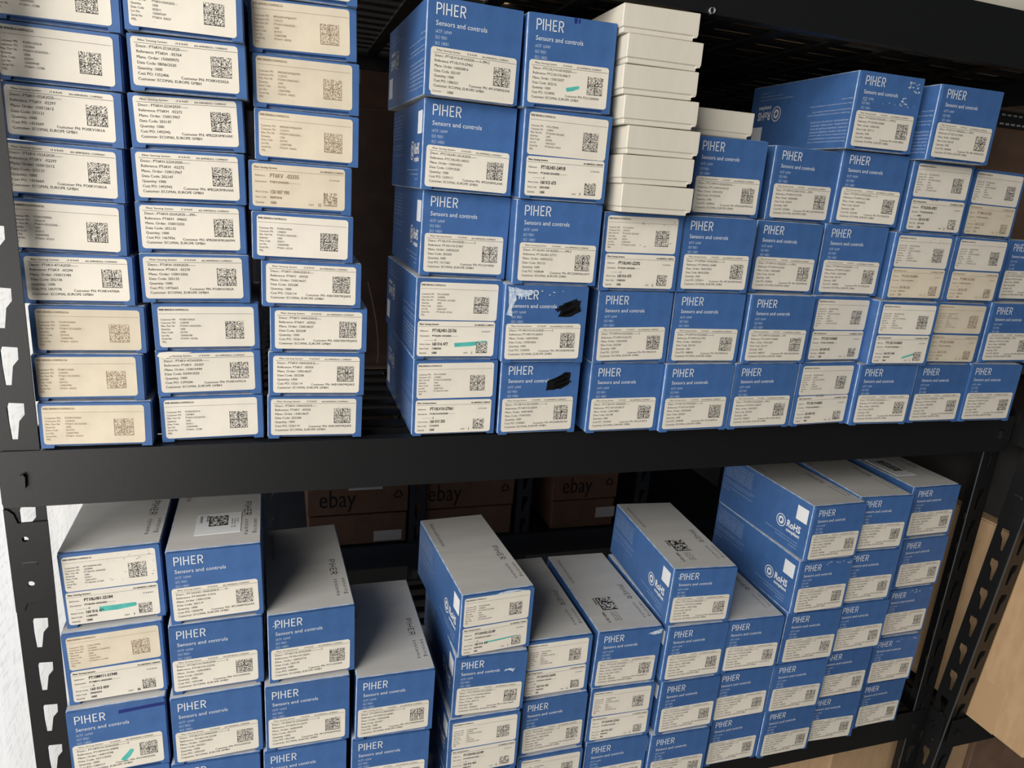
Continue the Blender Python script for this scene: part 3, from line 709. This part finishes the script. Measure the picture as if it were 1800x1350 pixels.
('g', 1, 't', 0.8217, -0.0046, 0.0774, -0.22, -0.6, 0.0856, 0.0774, ['1|PT10MV10-472A2020--------S|PT10MV10-21993|160025620|202150|1000|1488283|PO1M04701A'], None, []),
('g', 2, 't', 0.8182, -0.0071, 0.1548, -0.56, -0.63, 0.0857, 0.0785, ['1|PT10MH01-472A2020--------S|PT10MH01-25489|160016964|06/05/2020|1000|1292814|4PC4K70MWAAK'], None, []),
('g', 3, 't', 0.827, 0.0064, 0.2333, 0.03, -0.85, 0.0851, 0.0791, ['1|PTC10MV10-502A2020-E----|PTC10MV10-42159|150010723|07/10/2020|1000|1308962|4PD5K00MMFAKE'], None, []),
('g', 4, 'w', 0.8125, 0.0131, 0.3124, -0.22, -0.31, 0.077, 0.0264, [], None, []),
('h', 0, 't', 0.9068, -0.0078, 0.0, 1.85, -0.08, 0.0851, 0.0775, ['1|PT10MV10-223A2020-----PM-S|PT10MV10-26877|160025877|202204|1000|1502877|4-PIH-99672'], None, []),
('h', 1, 't', 0.9124, -0.0075, 0.0775, 1.54, -0.1, 0.0856, 0.0775, ['1|PTC10MV10-103A2020-----PM|PTC10MV10-00865|150013647|202147|1000|1480037|4PD10K0MMFAK'], None, []),
('h', 2, 't', 0.9137, 0.0042, 0.155, 0.03, 0.11, 0.0849, 0.0783, ['1|PT10MV10-103A2020------I--PM-S|PT10MV10-26765|160024687|202140|1000|1504826|4PC10K0MMFAK'], None, []),
('h', 3, 't', 0.9263, 0.0119, 0.2334, 2.29, -0.05, 0.0851, 0.0777, ['1|PT10MV10-223A1010-E------PM-S|PT10MV10-27378|160026406|202207|1000|1507802|4PC22K0MMFAKPM'], None, []),
('i', 0, 't', 0.9954, -0.0039, 0.0, 3.16, -0.16, 0.084, 0.0776, ['2|4PD500KMLFAK|1306871|PTC10LV10-504A20|1000|202011|150009472|PTC10LV10-00605', '3|PTC10LV10-00605|PTC10LV10-504A2020- - - - -|- - - - - -|150 009 472|20/03/2020|1000|2'], 'tall blue double-label carton with handwritten date', ['hand:2-2-20']),
('i', 1, 't', 1.0015, 0.0004, 0.0776, 3.0, -0.12, 0.0843, 0.0777, ['2|4PD500KMLFAK|1306871|PTC10LV10-504A20|1000|202011|150009472|PTC10LV10-00605', '3|PTC10LV10-00605|PTC10LV10-504A2020- - - - -|- - - - - -|150 009 472|20/03/2020|1000|1'], None, []),
('i', 2, 't', 1.0069, 0.0061, 0.1553, -0.99, -0.58, 0.0857, 0.0799, ['1|PT10MV10-223A2020--------S|PT10MV10-28033|160025482|202147|1000|1488282|PO1M02202A'], None, []),
('i', 3, 't', 1.011, 0.0044, 0.2352, -3.0, -0.1, 0.0857, 0.0787, ['1|PT10MV10-473A2020--------S|PT10MV10-21998|160026553|202207|1000|1520348|PO1M04702A'], None, []),
('i', 4, 't', 1.0018, -0.005, 0.3139, -0.77, -0.42, 0.0843, 0.0784, ['1|PT10GH02-473A2020------V-PM-S|PT10GH02-50440|160021961|202113|1000|1405958|4-PIH-99862'], 'scuffed tall blue carton showing its printed side', ['scufftop']),
('j', 0, 't', 1.0788, -0.0103, 0.0, -1.33, -0.06, 0.084, 0.0762, ['1|PTC10MV10-502A2020-------|PTC10MV10-00886|150014452|202207|1000|1515056|4PD5K00MMFAK'], None, []),
('j', 1, 't', 1.085, -0.0145, 0.0762, -1.79, -0.08, 0.0846, 0.0769, ['2|4PD500KMLFAK|1306871|PTC10LV10-504A20|1000|202011|150009472|PTC10LV10-00605', '3|PTC10LV10-00605|PTC10LV10-504A2020- - - - -|- - - - - -|160 015 344|20/03/2020|1000|1'], 'tall blue double-label carton with thin teal slash', ['teal:.53,.13,.80,.22,.012']),
('j', 2, 't', 1.099, -0.0024, 0.1531, -0.96, -0.19, 0.0856, 0.0784, ['2|4PC500KMLFAK|1305671|PT10LV10-504A202|1000|201911|160015671|PT10LV10-28840', '3f|PTC10LV10-00840|PT10LV10-504A2020- - - - -|- - - -|160 006 265|04/09/2018|1000|1'], None, ['smudge']),
('j', 3, 't', 1.1051, -0.0004, 0.2315, -0.78, -0.25, 0.0855, 0.0789, ['2|4PC500KMLFAK|1305671|PT10GH02-504A202|1000|201911|160014957|PT10GH02-47871', '3|PT10GH02-47871|PT10GH02-504A2020- - - - -|- - - -EPM-S|160 014 957|22/11/2018|1000|2'], 'tall blue double-label carton with handwritten date', ['hand:9-2-18']),
('j', 4, 't', 1.0998, -0.0188, 0.3104, -1.51, -0.35, 0.0846, 0.0781, ['1|PT10LV10-104A2020--------PM-S|PT10LV10-27404|160024698|202143|1000|1490804|4PC100KMLFAK'], 'lone tall blue single-label carton', []),
('k', 0, 't', 1.1686, -0.0084, 0.0, 0.65, 0.63, 0.084, 0.0761, ['1|PT10MV10-502A2020-----PM-S|PT10MV10-27686|160026608|202205|1000|1510686|4PC5K00MMFAK'], None, []),
('k', 1, 't', 1.1761, -0.0053, 0.0761, 0.47, 0.68, 0.0844, 0.0766, ['2f|4PD500KMLFAK|1306871|PTC10LV10-504A20|1000|202011|150009472|PTC10LV10-00605', '3f|PTC10LV10-00605|PTC10LV10-504A2020- - - - -|- - - - - -|160 013 351|20/03/2020|1000|5'], 'tall blue carton with two faded labels', []),
('k', 2, 't', 1.1903, -0.0007, 0.1527, 1.04, 0.52, 0.0844, 0.0785, ['2|4PC500KMGAK|1298701|PT10MV10-504A202|1000|201811|160012957|PT10MV10-31203', '3f|PT10MV10-31203|PT10MV10-504A2020- - - - -|- - - - -S|160 012 957|16/05/2018|1000|1'], None, []),
('k', 3, 't', 1.2009, 0.0078, 0.2312, 1.66, 0.24, 0.0842, 0.0785, ['2|4PC500KMGAK|1298701|PT10MV10-504A202|1000|201811|160012957|PT10MV10-31203', '3f|PT10MV10-31203|PT10MV10-504A2020- - - - -|- - - - -S|160 012 257|16/05/2018|1000|2'], None, []),
('l', 0, 't', 1.2532, -0.0108, 0.0, -0.97, 0.38, 0.0852, 0.0769, ['1|PT10MV10-502A2020--------S|PT10MV10-22015|160026141|202145|1000|1486925|PO1M05002A'], None, []),
('l', 1, 't', 1.2698, -0.0051, 0.0769, 0.04, -0.08, 0.0851, 0.0775, ['1|PT10LV10-504A2020-----PM-S|PT10LV10-27368|160025608|202209|1000|1487578|4PC500KMLFAK'], None, []),
('l', 2, 't', 1.2881, 0.0132, 0.1545, -0.1, -0.22, 0.0711, 0.0773, ['1|PT10LV10-503A2020--------S|PT10LV10-22368|160024608|202208|1000|1487578|PO1L05002A'], None, []),
('A', 4, 't', 0.2308, 0.0153, -0.1845, 1.55, -1.75, 0.0855, 0.0787, ['2|4PC500KMLAAK|1309840|PT10LH01-504A202|1000|202011|160016471|PT10LH01-22184', '3|PT10LH01-22184|PT10LH01-504A2020- - - - - -|- - - - - - - -S|160 016 471|11/08/2020|1000|1'], 'tall blue double-label carton with teal marker stroke', ['teal:.34,.215,.70,.225,.032', 'smudge']),
('A', 3, 't', 0.2294, 0.0058, -0.2626, 2.28, -1.35, 0.0858, 0.0781, ['2f|4-PIH-99904|1226806|PT10MV11-254A202|1000|201910|160013059|PT10MV11-51940', '3|PT10MV11-51940|PT10MV11-254A2020- - - - - -|- - - - - - - -S|160 013 059|09/05/2018|1000|30'], None, []),
('A', 2, 't', 0.2288, -0.005, -0.3407, 2.0, -0.61, 0.0858, 0.0781, ['1|PT10MV10-254A2020--------S|PT10MV10-30898|160019798|16/11/2020|1000|1385317|PO1M02503A'], 'tall blue carton with dark blue marker bar', ['teal:.52,.17,.62,.31,.03', 'bar']),
('B', 4, 't', 0.3215, 0.0029, -0.1849, 0.92, -1.44, 0.0853, 0.0781, ['1|PT10GH01-504A2020-E------V--|PT10GH01-51016|150012346|202119|1000|1420078|4PC500KMQAAK'], 'tall blue carton with coded sticker on its top', ['sticker']),
('B', 3, 't', 0.3202, -0.0007, -0.2623, 1.58, -0.58, 0.0861, 0.0774, ['1|PT10LV10-504A2020-----------S|PT10LV10-22296|160025852|202201|1000|1493249|PO1L05003A'], None, []),
('B', 2, 't', 0.3186, -0.0074, -0.3407, 1.57, -0.74, 0.0853, 0.0783, ['1|PT10LV10-504A2020-----------S|PT10LV10-22296|160025852|202201|1000|1493249|PO1L05003A'], None, []),
('B', 1, 't', 0.3153, -0.0099, -0.4187, -0.25, 0.07, 0.085, 0.078, ['1|PT10LV10-504A2020-----------S|PT10LV10-22296|160025852|202201|1000|1493249|PO1L05003A'], None, []),
('C', 3, 't', 0.4111, -0.0016, -0.2622, 2.55, -0.66, 0.0867, 0.0785, ['1|PT10LV10-255A3030-----------S|PT10LV10-26021|160023716|202134|1000|1446061|PO1L02504A'], None, ['chip']),
('C', 2, 't', 0.4064, -0.0101, -0.3405, 0.54, -0.41, 0.0854, 0.0783, ['1|PT10MV10-255A3020-----------S|PT10MV10-22275|160024445|202139|1000|1461200|4PC2M50RMFPAK'], None, []),
('C', 1, 't', 0.4038, -0.0119, -0.4187, 0.39, -0.11, 0.0852, 0.0782, ['1|PT10MV10-255A3020-----------S|PT10MV10-22275|160024445|202139|1000|1461200|4PC2M50RMFPAK'], None, []),
('D', 2, 't', 0.4966, -0.0146, -0.341, 0.54, 0.45, 0.0846, 0.0773, ['1|PT10MV10-205A3030-----------S|PT10MV10-26082|160026508|202207|1000|1506744|4PC2M00MMFAK'], None, []),
('D', 1, 't', 0.4936, -0.015, -0.4187, -0.91, 0.22, 0.0855, 0.0776, ['1|PT10MV10-205A3030-----------S|PT10MV10-26082|160026508|202207|1000|1506744|4PC2M00MMFAK'], None, []),
('E', 3, 't', 0.6096, -0.0021, -0.2619, 4.0, 0.15, 0.0855, 0.0783, ['2|PO2KN2500A|1309838|PT15NV02-551A202|400|202011|160016463|PT15NV02-22189', '3|PT15NV02-22189|PT15NV02-551A2020- - - - - -|- - - - - - - -S|160 016 463|09/09/2020|400|1'], 'tall blue double-label carton with thin teal line', ['teal:.36,.205,.80,.235,.010', 'rub']),
('E', 2, 't', 0.6058, -0.0059, -0.3403, -0.83, 0.41, 0.085, 0.0783, ['1|PTC15NV02-551A2020------|PTC15NV02-00742|150011934|202113|400|1396602|4-PIH-99879'], None, ['peel']),
('E', 1, 't', 0.6028, -0.0103, -0.4187, -0.5, -0.13, 0.0851, 0.0784, ['2|PO2KN2500A|1309838|PT15NV02-551A202|400|202011|160016463|PT15NV02-22189', '3|PT15NV02-22189|PT15NV02-551A2020- - - - - -|- - - - - - - -S|160 016 463|09/09/2020|400|4'], None, []),
('F', 2, 't', 0.6938, 0.0074, -0.3402, -0.0, 0.02, 0.0851, 0.0783, ['2|PO2KN5000A|1309840|PT15NV02-105A202|400|202011|160016465|PT15NV02-26005', '3|PT15NV02-26005|PT15NV02-105A2020- - - - - -|- - - -S|160 016 465|09/09/2020|400|6'], None, []),
('F', 1, 't', 0.6942, 0.0019, -0.4186, 0.01, -0.32, 0.0851, 0.0784, ['1|PT15LH05-105A2020--------S|PT15LH05-22716|160019586|202107|400|1385346|PO2L01001A'], None, []),
('F', 0, 't', 0.6939, -0.0028, -0.4967, -0.02, 0.01, 0.0851, 0.0781, ['2|PO2KN5000A|1309840|PT15NV02-105A202|400|202011|160016465|PT15NV02-26005', '3|PT15NV02-26005|PT15NV02-105A2020- - - - - -|- - - -S|160 016 465|09/09/2020|400|5'], None, []),
('G', 2, 't', 0.7859, 0.0058, -0.3402, -0.43, 1.04, 0.0867, 0.0784, ['1|PT15LV05-254A2020--------S|PT15LV05-22687|160019768|09/11/2021|400|1385604|PO2L02501A'], None, ['toptext', 'chipR']),
('G', 1, 't', 0.7855, 0.0021, -0.4183, -1.72, 0.06, 0.086, 0.0781, ['2|PO2KN7000A|1309840|PT15NV05-253A202|400|202011|160016637|PT15NV05-22362', '3|PT15NV05-22362|PT15NV05-253A2020- - - - -|- - - -|160 016 637|09/09/2020|400|4'], None, []),
('G', 0, 't', 0.7853, -0.0006, -0.4967, -0.7, 0.08, 0.0855, 0.0784, ['1|PT15LV05-254A2020--------S|PT15LV05-22687|160019768|09/11/2021|400|1385604|PO2L02501A'], None, []),
('H', 3, 't', 0.8766, 0.0025, -0.2625, -3.1, 0.96, 0.0863, 0.0776, ['1|PTC15LH15-474A2020------|PTC15LH15-00968|150013468|202120|400|1414906|4PH470KMLAAK'], 'tall blue carton showing printed top and recycling-logo side', ['toptext', 'chip']),
('H', 2, 't', 0.8776, -0.0016, -0.3408, -0.66, 0.8, 0.0852, 0.0782, ['1|PTC15LH15-474A2020------|PTC15LH15-00968|150013468|202120|400|1414906|4PH470KMLAAK'], None, []),
('H', 1, 't', 0.8785, -0.0043, -0.4187, -0.34, 0.39, 0.0845, 0.0779, ['1|PTC15LH15-474A2020------|PTC15LH15-00968|150013468|202120|400|1414906|4PH470KMLAAK'], None, []),
('H', 0, 't', 0.8733, -0.0073, -0.4967, -1.02, 0.33, 0.0848, 0.078, ['1|PTC15LH15-474A2020------|PTC15LH15-00968|150013468|202120|400|1414906|4PH470KMLAAK'], None, []),
('I', 2, 't', 0.9629, -0.002, -0.342, -2.2, 0.1, 0.0851, 0.078, ['1|PT15NV05-105A2020--------S|PT15NV05-22688|160020139|202110|400|1395976|PO2K01001A'], None, []),
('I', 1, 't', 0.9634, -0.0002, -0.4193, -0.89, -0.09, 0.0851, 0.0773, ['1|PT15NV05-105A2020--------S|PT15NV05-22688|160020139|202110|400|1395976|PO2K01001A'], None, []),
('I', 0, 't', 0.9681, 0.0045, -0.4967, 0.39, 0.46, 0.083, 0.0774, ['1|PT15NV05-105A2020--------S|PT15NV05-22688|160020139|202110|400|1395976|PO2K01001A'], None, []),
('J', 4, 't', 1.0595, -0.0028, -0.187, 1.79, 0.41, 0.0841, 0.0776, ['1|PT15GV05-504A2020--------S|PT15GV05-50276|160022680|202118|400|1409668|4PF500KMGAAK'], None, []),
('J', 3, 't', 1.0559, -0.0035, -0.2641, 0.37, 0.35, 0.0849, 0.0771, ['1|PT15GV05-504A2020--------S|PT15GV05-50276|160022680|202118|400|1409668|4PF500KMGAAK'], None, ['spots']),
('J', 2, 't', 1.0552, -0.0027, -0.3416, -1.32, 0.63, 0.0858, 0.0775, ['1|PT15GV05-504A2020--------S|PT15GV05-50276|160022680|202118|400|1409668|4PF500KMGAAK'], None, []),
('J', 1, 't', 1.0511, -0.0022, -0.4189, -0.95, 0.33, 0.0855, 0.0773, ['1|PT15GV05-504A2020--------S|PT15GV05-50276|160022680|202118|400|1409668|4PF500KMGAAK'], None, []),
('J', 0, 't', 1.0533, 0.0008, -0.4967, 0.77, 0.45, 0.0847, 0.0778, ['1|PT15GV05-504A2020--------S|PT15GV05-50276|160022680|202118|400|1409668|4PF500KMGAAK'], None, []),
('K', 4, 't', 1.1432, 0.0063, -0.1857, -1.51, 0.38, 0.0846, 0.0782, ['1|PT15LV02-104A2020--------S|PT15LV02-22066|160023866|08/10/2021|400|1422037|PO2L01000A'], None, []),
('K', 3, 't', 1.1406, 0.0042, -0.2635, -1.05, 0.22, 0.0851, 0.0778, ['1|PT15LV02-104A2020--------S|PT15LV02-22066|160023866|08/10/2021|400|1422037|PO2L01000A'], None, []),
('K', 2, 't', 1.1422, 0.0024, -0.3413, -1.24, -0.16, 0.0851, 0.0778, ['1|PT15LV02-104A2020--------S|PT15LV02-22066|160023866|08/10/2021|400|1422037|PO2L01000A'], None, []),
('K', 1, 't', 1.1372, 0.0064, -0.4188, -0.9, -0.16, 0.0851, 0.0775, ['1|PT15LV02-104A2020--------S|PT15LV02-22066|160023866|08/10/2021|400|1422037|PO2L01000A'], None, []),
('K', 0, 't', 1.138, 0.0084, -0.4967, -2.14, 0.17, 0.0851, 0.0779, ['1|PT15LV02-104A2020--------S|PT15LV02-22066|160023866|08/10/2021|400|1422037|PO2L01000A'], None, []),
('L', 4, 't', 1.2547, 0.0278, -0.1865, 0.7, 0.15, 0.0843, 0.0775, ['1|PT15NH02-103A2020--------S|PT15NH02-22094|160024296|202137|400|1452711|4PF10K0MNAAK'], None, ['topsticker']),
('L', 3, 't', 1.2519, 0.0235, -0.2642, 1.18, 0.16, 0.0841, 0.0777, ['1|PT15NH02-103A2020--------S|PT15NH02-22094|160024296|202137|400|1452711|4PF10K0MNAAK'], None, []),
('L', 2, 't', 1.2442, 0.0207, -0.3418, 0.9, 0.29, 0.0839, 0.0776, ['1|PT15NH02-103A2020--------S|PT15NH02-22094|160024296|202137|400|1452711|4PF10K0MNAAK'], None, ['spots']),
('L', 1, 't', 1.2365, 0.0168, -0.4195, -0.49, 0.58, 0.0844, 0.0777, ['1|PT15NH02-103A2020--------S|PT15NH02-22094|160024296|202137|400|1452711|4PF10K0MNAAK'], None, ['spots']),
('L', 0, 't', 1.2341, 0.0182, -0.4967, 0.57, 0.47, 0.0831, 0.0772, ['1|PT15NH02-103A2020--------S|PT15NH02-22094|160024296|202137|400|1452711|4PF10K0MNAAK'], None, []),
('A', 1, 't', 0.2284, -0.003, -0.4194, 2.0, 0.0, 0.085, 0.0778, ['1|PT10MV10-254A2020--------S|PT10MV10-30898|160019798|16/11/2020|1000|1385317|PO1M02503A'], None, []),
('A', 0, 't', 0.2284, -0.003, -0.4974, 2.0, 0.0, 0.085, 0.0778, ['1|PT10MV10-254A2020--------S|PT10MV10-30898|160019798|16/11/2020|1000|1385317|PO1M02503A'], None, []),
('B', 0, 't', 0.3153, -0.0079, -0.4974, -0.25, 0.0, 0.085, 0.0778, ['1|PT10LV10-504A2020-----------S|PT10LV10-22296|160025852|202201|1000|1493249|PO1L05003A'], None, []),
('C', 0, 't', 0.4038, -0.0099, -0.4974, 0.39, 0.0, 0.085, 0.0778, ['1|PT10MV10-255A3020-----------S|PT10MV10-22275|160024445|202139|1000|1461200|4PC2M50RMFPAK'], None, []),
('D', 0, 't', 0.4937, -0.013, -0.4974, -0.91, 0.0, 0.085, 0.0778, ['1|PT10MV10-205A3030-----------S|PT10MV10-26082|160026508|202207|1000|1506744|4PC2M00MMFAK'], None, []),
('E', 0, 't', 0.6027, -0.0083, -0.4974, -0.5, 0.0, 0.085, 0.0778, ['2|PO2KN2500A|1309838|PT15NV02-551A202|400|202011|160016463|PT15NV02-22189', '3|PT15NV02-22189|PT15NV02-551A2020- - - - - -|- - - - - - - -S|160 016 463|09/09/2020|400|4'], None, []),
]

ORD = ['bottom', 'second from bottom', 'third from bottom', 'fourth from bottom', 'fifth from bottom', 'sixth from bottom', 'seventh from bottom', 'eighth from bottom', 'ninth from bottom', 'tenth from bottom']
ORT = ['topmost', 'second from top', 'third from top', 'fourth from top', 'lowest']
NTH = ['first', 'second', 'third', 'fourth', 'fifth', 'sixth', 'seventh', 'eighth', 'ninth', 'tenth', 'eleventh', 'twelfth']
TOPLEV = {}
for b in BOXES: TOPLEV[b[0]] = max(TOPLEV.get(b[0], 0), b[1])
for bi, (col, lev, typ, x, y, z, yaw, roll, w, h, labs, look, ex) in enumerate(BOXES):
    upper = col.islower(); n = 'abcdefghijkl'.index(col.lower()); rotm = (0, math.radians(roll), math.radians(yaw))
    if typ == 'w':
        if col == 'g': lab = 'single white lidded box lying on a blue carton beside the white pile'
        else: lab = 'plain white lidded box, %s in the pile of seven white boxes' % (ORD[lev - 3] if lev < 9 else 'topmost')
        r = thing('white_lidded_box', lab, 'box', (x, y, z), rotm, 'white lidded boxes piled on the blue cartons')
        r.scale = (w / .0805, 1, h / .0268)
        put('base_tray', WB[0], r); put('lid', WB[1], r)
        put('tuck_flap', TUCK, r, (.0805 / 2 - .0055, .0002, .0030))
        continue
    two = len(labs) > 1
    if look is None:
        if typ == 's': look = 'flat blue carton with %s' % ('faded label' if labs and labs[0][:2] in ('2f', '3f') else ('tabulated label' if labs and labs[0][0] == '2' else 'crisp label'))
        else: look = 'tall blue %s-label carton' % ('double' if two else 'single')
    if upper: where = '%s, %s stack from left, upper shelf' % (ORD[lev], NTH[n])
    else: where = '%s, %s stack from left, lower shelf' % (ORT[TOPLEV[col] - lev], NTH[n])
    if col == 'i' and lev == 4 or col == 'j' and lev == 4: where = ('resting on top of the ninth upper stack' if col == 'i' else 'resting on top of the tenth upper stack')
    lab = look + ', ' + where
    ww = lab.split()
    if len(lab.split()) > 16: lab = lab.replace(' from left', '')
    if len(lab.split()) > 16: lab = lab.replace(' carton with', ' box,').replace(' marker', '')
    r = thing('component_carton', lab, 'carton', (x, y, z), rotm,
              'flat blue cartons on the upper shelf' if typ == 's' else ('tall blue cartons on the upper shelf' if upper else 'tall blue cartons on the lower shelf'))
    W0, H0 = (SW, SHT) if typ == 's' else (TW, THT)
    r.scale = (w / W0, 1, h / H0)
    put('carton_sleeve', SLEEVE[typ], r); put('front_flap', FLAP[typ], r)
    rr = random.Random(bi * 7 + 1)
    if typ == 's':
        for s_ in labs: add_label(r, s_, -LW / 2 - .0006 + rr.uniform(-.001, .001), .0036 + rr.uniform(-.0004, .0006), 1.0, math.radians(rr.uniform(-.5, .5)))
    else:
        dx = -LW / 2 - .0006 + rr.uniform(-.0012, .0012)
        if two:
            add_label(r, labs[0], dx, .0392 + rr.uniform(-.0006, .0006), 1.0, math.radians(rr.uniform(-.5, .6)))
            add_label(r, labs[1], dx + rr.uniform(-.001, .001), .0034 + rr.uniform(-.0004, .0002), .96, math.radians(rr.uniform(-.6, .6)))
        else:
            put('front_print', FRONTPRINT, r)
            for s_ in labs: add_label(r, s_, dx, .0035 + rr.uniform(-.0003, .0008), 1.0, math.radians(rr.uniform(-.7, .7)))
        if col in 'dEHJ' or (lev == 4 and col in 'ij'):
            flipd = (col + str(lev)) in ('d0', 'd1', 'd4', 'i4', 'j4')
            for nm, sp in zip(('side_print', 'compliance_mark', 'disposal_note'), SIDEPRINT[int(flipd)]): put(nm, sp, r)
            put('blank_patch', PATCH[int(flipd)], r)
        if not upper and lev == TOPLEV[col]: put('top_print', TOPPRINT[0], r), put('top_caption', TOPPRINT[1], r)
    extras(r, ex, bi)

# ------------------------------------------------------------------ cardboard boxes, strap, rear rack
def cardboard(label, x0, x1, y0, y1, z0, z1, m, group=None, yaw=0.0, tape=None, seam=True, name='cardboard_box'):
    cx, cy = (x0 + x1) / 2, (y0 + y1) / 2; hx, hy = (x1 - x0) / 2, (y1 - y0) / 2
    r = thing(name, label, 'box', (cx, cy, z0), (0, 0, yaw), group)
    put('box_body', bevelled_box('box_body', -hx, hx, -hy, hy, 0, z1 - z0, [m, m], .002, 2), r)
    if tape == 'left':
        b = MB(); b.box(-hx - .0004, -hx, -.72 * hy - .024, -.72 * hy + .024, .0, .075)
        put('packing_tape', b.mesh('packing_tape', M['tape']), r)
    if seam:                                           # closed flaps meeting along the top
        b = MB(); g = .0015
        b.box(-hx + .003, hx - .003, -hy + .003, -g, z1 - z0, z1 - z0 + .0025); put('top_flap', b.mesh('top_flap', m), r)
        b = MB(); b.box(-hx + .003, hx - .003, g, hy - .003, z1 - z0, z1 - z0 + .0025); put('top_flap', b.mesh('top_flap', m), r)
    return r
cardboard('large tan cardboard box jutting out past the rack post', 1.398, 1.86, -.092, .42, -.4925, -.186, M['kraft'], tape='left')
cardboard('added dark block standing in for shade on the large tan cardboard box', 1.42, 1.80, -.02, .42, -.182, -.06, M['charcoal'])  # added box, its dark colour stands in for shade above the tan box
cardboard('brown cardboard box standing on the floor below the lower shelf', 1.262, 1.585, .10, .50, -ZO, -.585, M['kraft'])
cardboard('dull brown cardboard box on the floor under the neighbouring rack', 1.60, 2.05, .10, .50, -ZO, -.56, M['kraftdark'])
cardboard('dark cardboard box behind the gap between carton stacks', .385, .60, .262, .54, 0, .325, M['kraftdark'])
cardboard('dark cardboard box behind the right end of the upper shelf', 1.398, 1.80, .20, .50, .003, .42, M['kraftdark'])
gt = 'cardboard boxes on the top shelf'
cardboard('cardboard box above the slotted deck over the white pile', .62, .93, .06, .50, .4365, .62, M['kraft'], gt)
cardboard('cardboard box above the slotted deck at the right', .94, 1.072, .08, .50, .4365, .60, M['kraft'], gt)
w_ = thing('white_parcel', 'white parcel corner showing above the top rail', 'parcel', (1.19, .012, .4365))
put('parcel_body', bevelled_box('parcel_body', -.11, .10, -.012, .20, 0, .12, [M['whitebox'], M['whitebox']], .004, 2), w_)
put('wrapping_fold', MB().prism([(-.10, .045), (-.02, .060), (.09, .052), (.09, .054), (-.02, .063), (-.10, .048)], -.0135, -.0118).mesh('wrapping_fold', M['whitebox']), w_)

st = thing('webbing_strap', 'black webbing strap around the cardboard box behind upper right', 'strap', (1.398, .1955, .40))
put('strap_band', bevelled_box('strap_band', -.002, .42, -.001, .0035, -.011, .011, [M['strap'], M['strap']], .0008), st)
sb = MB()
for i in range(36):
    for zz in (.0062, -.0062): sb.box(.004 + i * .0115, .0105 + i * .0115, -.0022, -.0008, zz - .0012, zz + .0012)
so = put('stitching', sb.mesh('stitching', M['stitch']), st); so['kind'] = 'stuff'

cd = thing('packing_cord', 'thin brown cord hanging in the gap beside the third stack', 'cord', (.45, .17, .0))
pts = [(.478, .165, .130), (.4835, .165, .108), (.4885, .166, .085), (.4915, .167, .062), (.4920, .167, .045), (.4912, .166, .034)]
put('cord_strand', MB().tube([(a - .45, b - .17, c) for a, b, c in pts], .0007, 6).mesh('cord_strand', mat('brown_cord', (.35, .22, .15), .7)), cd)

rr_ = thing('shelving_rack', 'dark rear rack carrying the printed shipping cartons', 'shelving rack', (0, 0, 0))
for x in (.345, .622, .846, 1.12): put('post', post_mesh(-ZO, .95), rr_, (x - .002, .615, 0)).data.materials[0] = M['navysteel']
for zt in (-.455, -.05, .30): put('front_rail', MB().prism(rounded(0, 1.2, -.05, 0, .004), 0, .0016).box(0, 1.2, .0016, .45, -.006, -.002).mesh('front_rail', M['navysteel']), rr_, (.25, .612, zt))

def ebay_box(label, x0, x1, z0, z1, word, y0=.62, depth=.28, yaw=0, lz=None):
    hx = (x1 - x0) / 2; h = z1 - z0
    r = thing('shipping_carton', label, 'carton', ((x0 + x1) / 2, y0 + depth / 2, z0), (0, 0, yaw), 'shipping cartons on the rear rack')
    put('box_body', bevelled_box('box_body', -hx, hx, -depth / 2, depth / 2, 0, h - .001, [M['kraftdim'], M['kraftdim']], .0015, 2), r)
    yf = -depth / 2 - .0004
    if word:
        I = Ink(); I.text('ebay', -hx + .020, h * .13, .036, width=.070, bold=0)
        cx, cz = hx - .020, h * .30
        T3 = Ink(); tri = [(cx - .010, cz - .006), (cx + .010, cz - .006), (cx, cz + .011)]
        for k in range(3):
            a, b = Vector(tri[k]), Vector(tri[(k + 1) % 3]); T3.stroke([a.lerp(b, .12), a.lerp(b, .82)], .0032)
        put('recycling_print', T3.mesh('recycling_print', [M['blackmark']], front(yf)), r)
        put('box_print', I.mesh('box_print', [M['blackmark']], front(yf)), r)
    if lz:
        lx0, lx1, z_0, z_1 = lz
        lb = put('address_label', MB().box(lx0, lx1, yf, yf + .001, z_0, z_1).mesh('address_label', M['dimlabel']), r)
        if word:
            I = Ink(); I.text('Connect board', lx0 + .004, z_0 + .016, .006, width=(lx1 - lx0) * .8); I.text('B.A/5cc', (lx0 + lx1) / 2, z_0 + .006, .007, align='c', sx=.8)
            put('label_print', I.mesh('label_print', [M['ink']], front(yf - .0004)), lb)
    return r
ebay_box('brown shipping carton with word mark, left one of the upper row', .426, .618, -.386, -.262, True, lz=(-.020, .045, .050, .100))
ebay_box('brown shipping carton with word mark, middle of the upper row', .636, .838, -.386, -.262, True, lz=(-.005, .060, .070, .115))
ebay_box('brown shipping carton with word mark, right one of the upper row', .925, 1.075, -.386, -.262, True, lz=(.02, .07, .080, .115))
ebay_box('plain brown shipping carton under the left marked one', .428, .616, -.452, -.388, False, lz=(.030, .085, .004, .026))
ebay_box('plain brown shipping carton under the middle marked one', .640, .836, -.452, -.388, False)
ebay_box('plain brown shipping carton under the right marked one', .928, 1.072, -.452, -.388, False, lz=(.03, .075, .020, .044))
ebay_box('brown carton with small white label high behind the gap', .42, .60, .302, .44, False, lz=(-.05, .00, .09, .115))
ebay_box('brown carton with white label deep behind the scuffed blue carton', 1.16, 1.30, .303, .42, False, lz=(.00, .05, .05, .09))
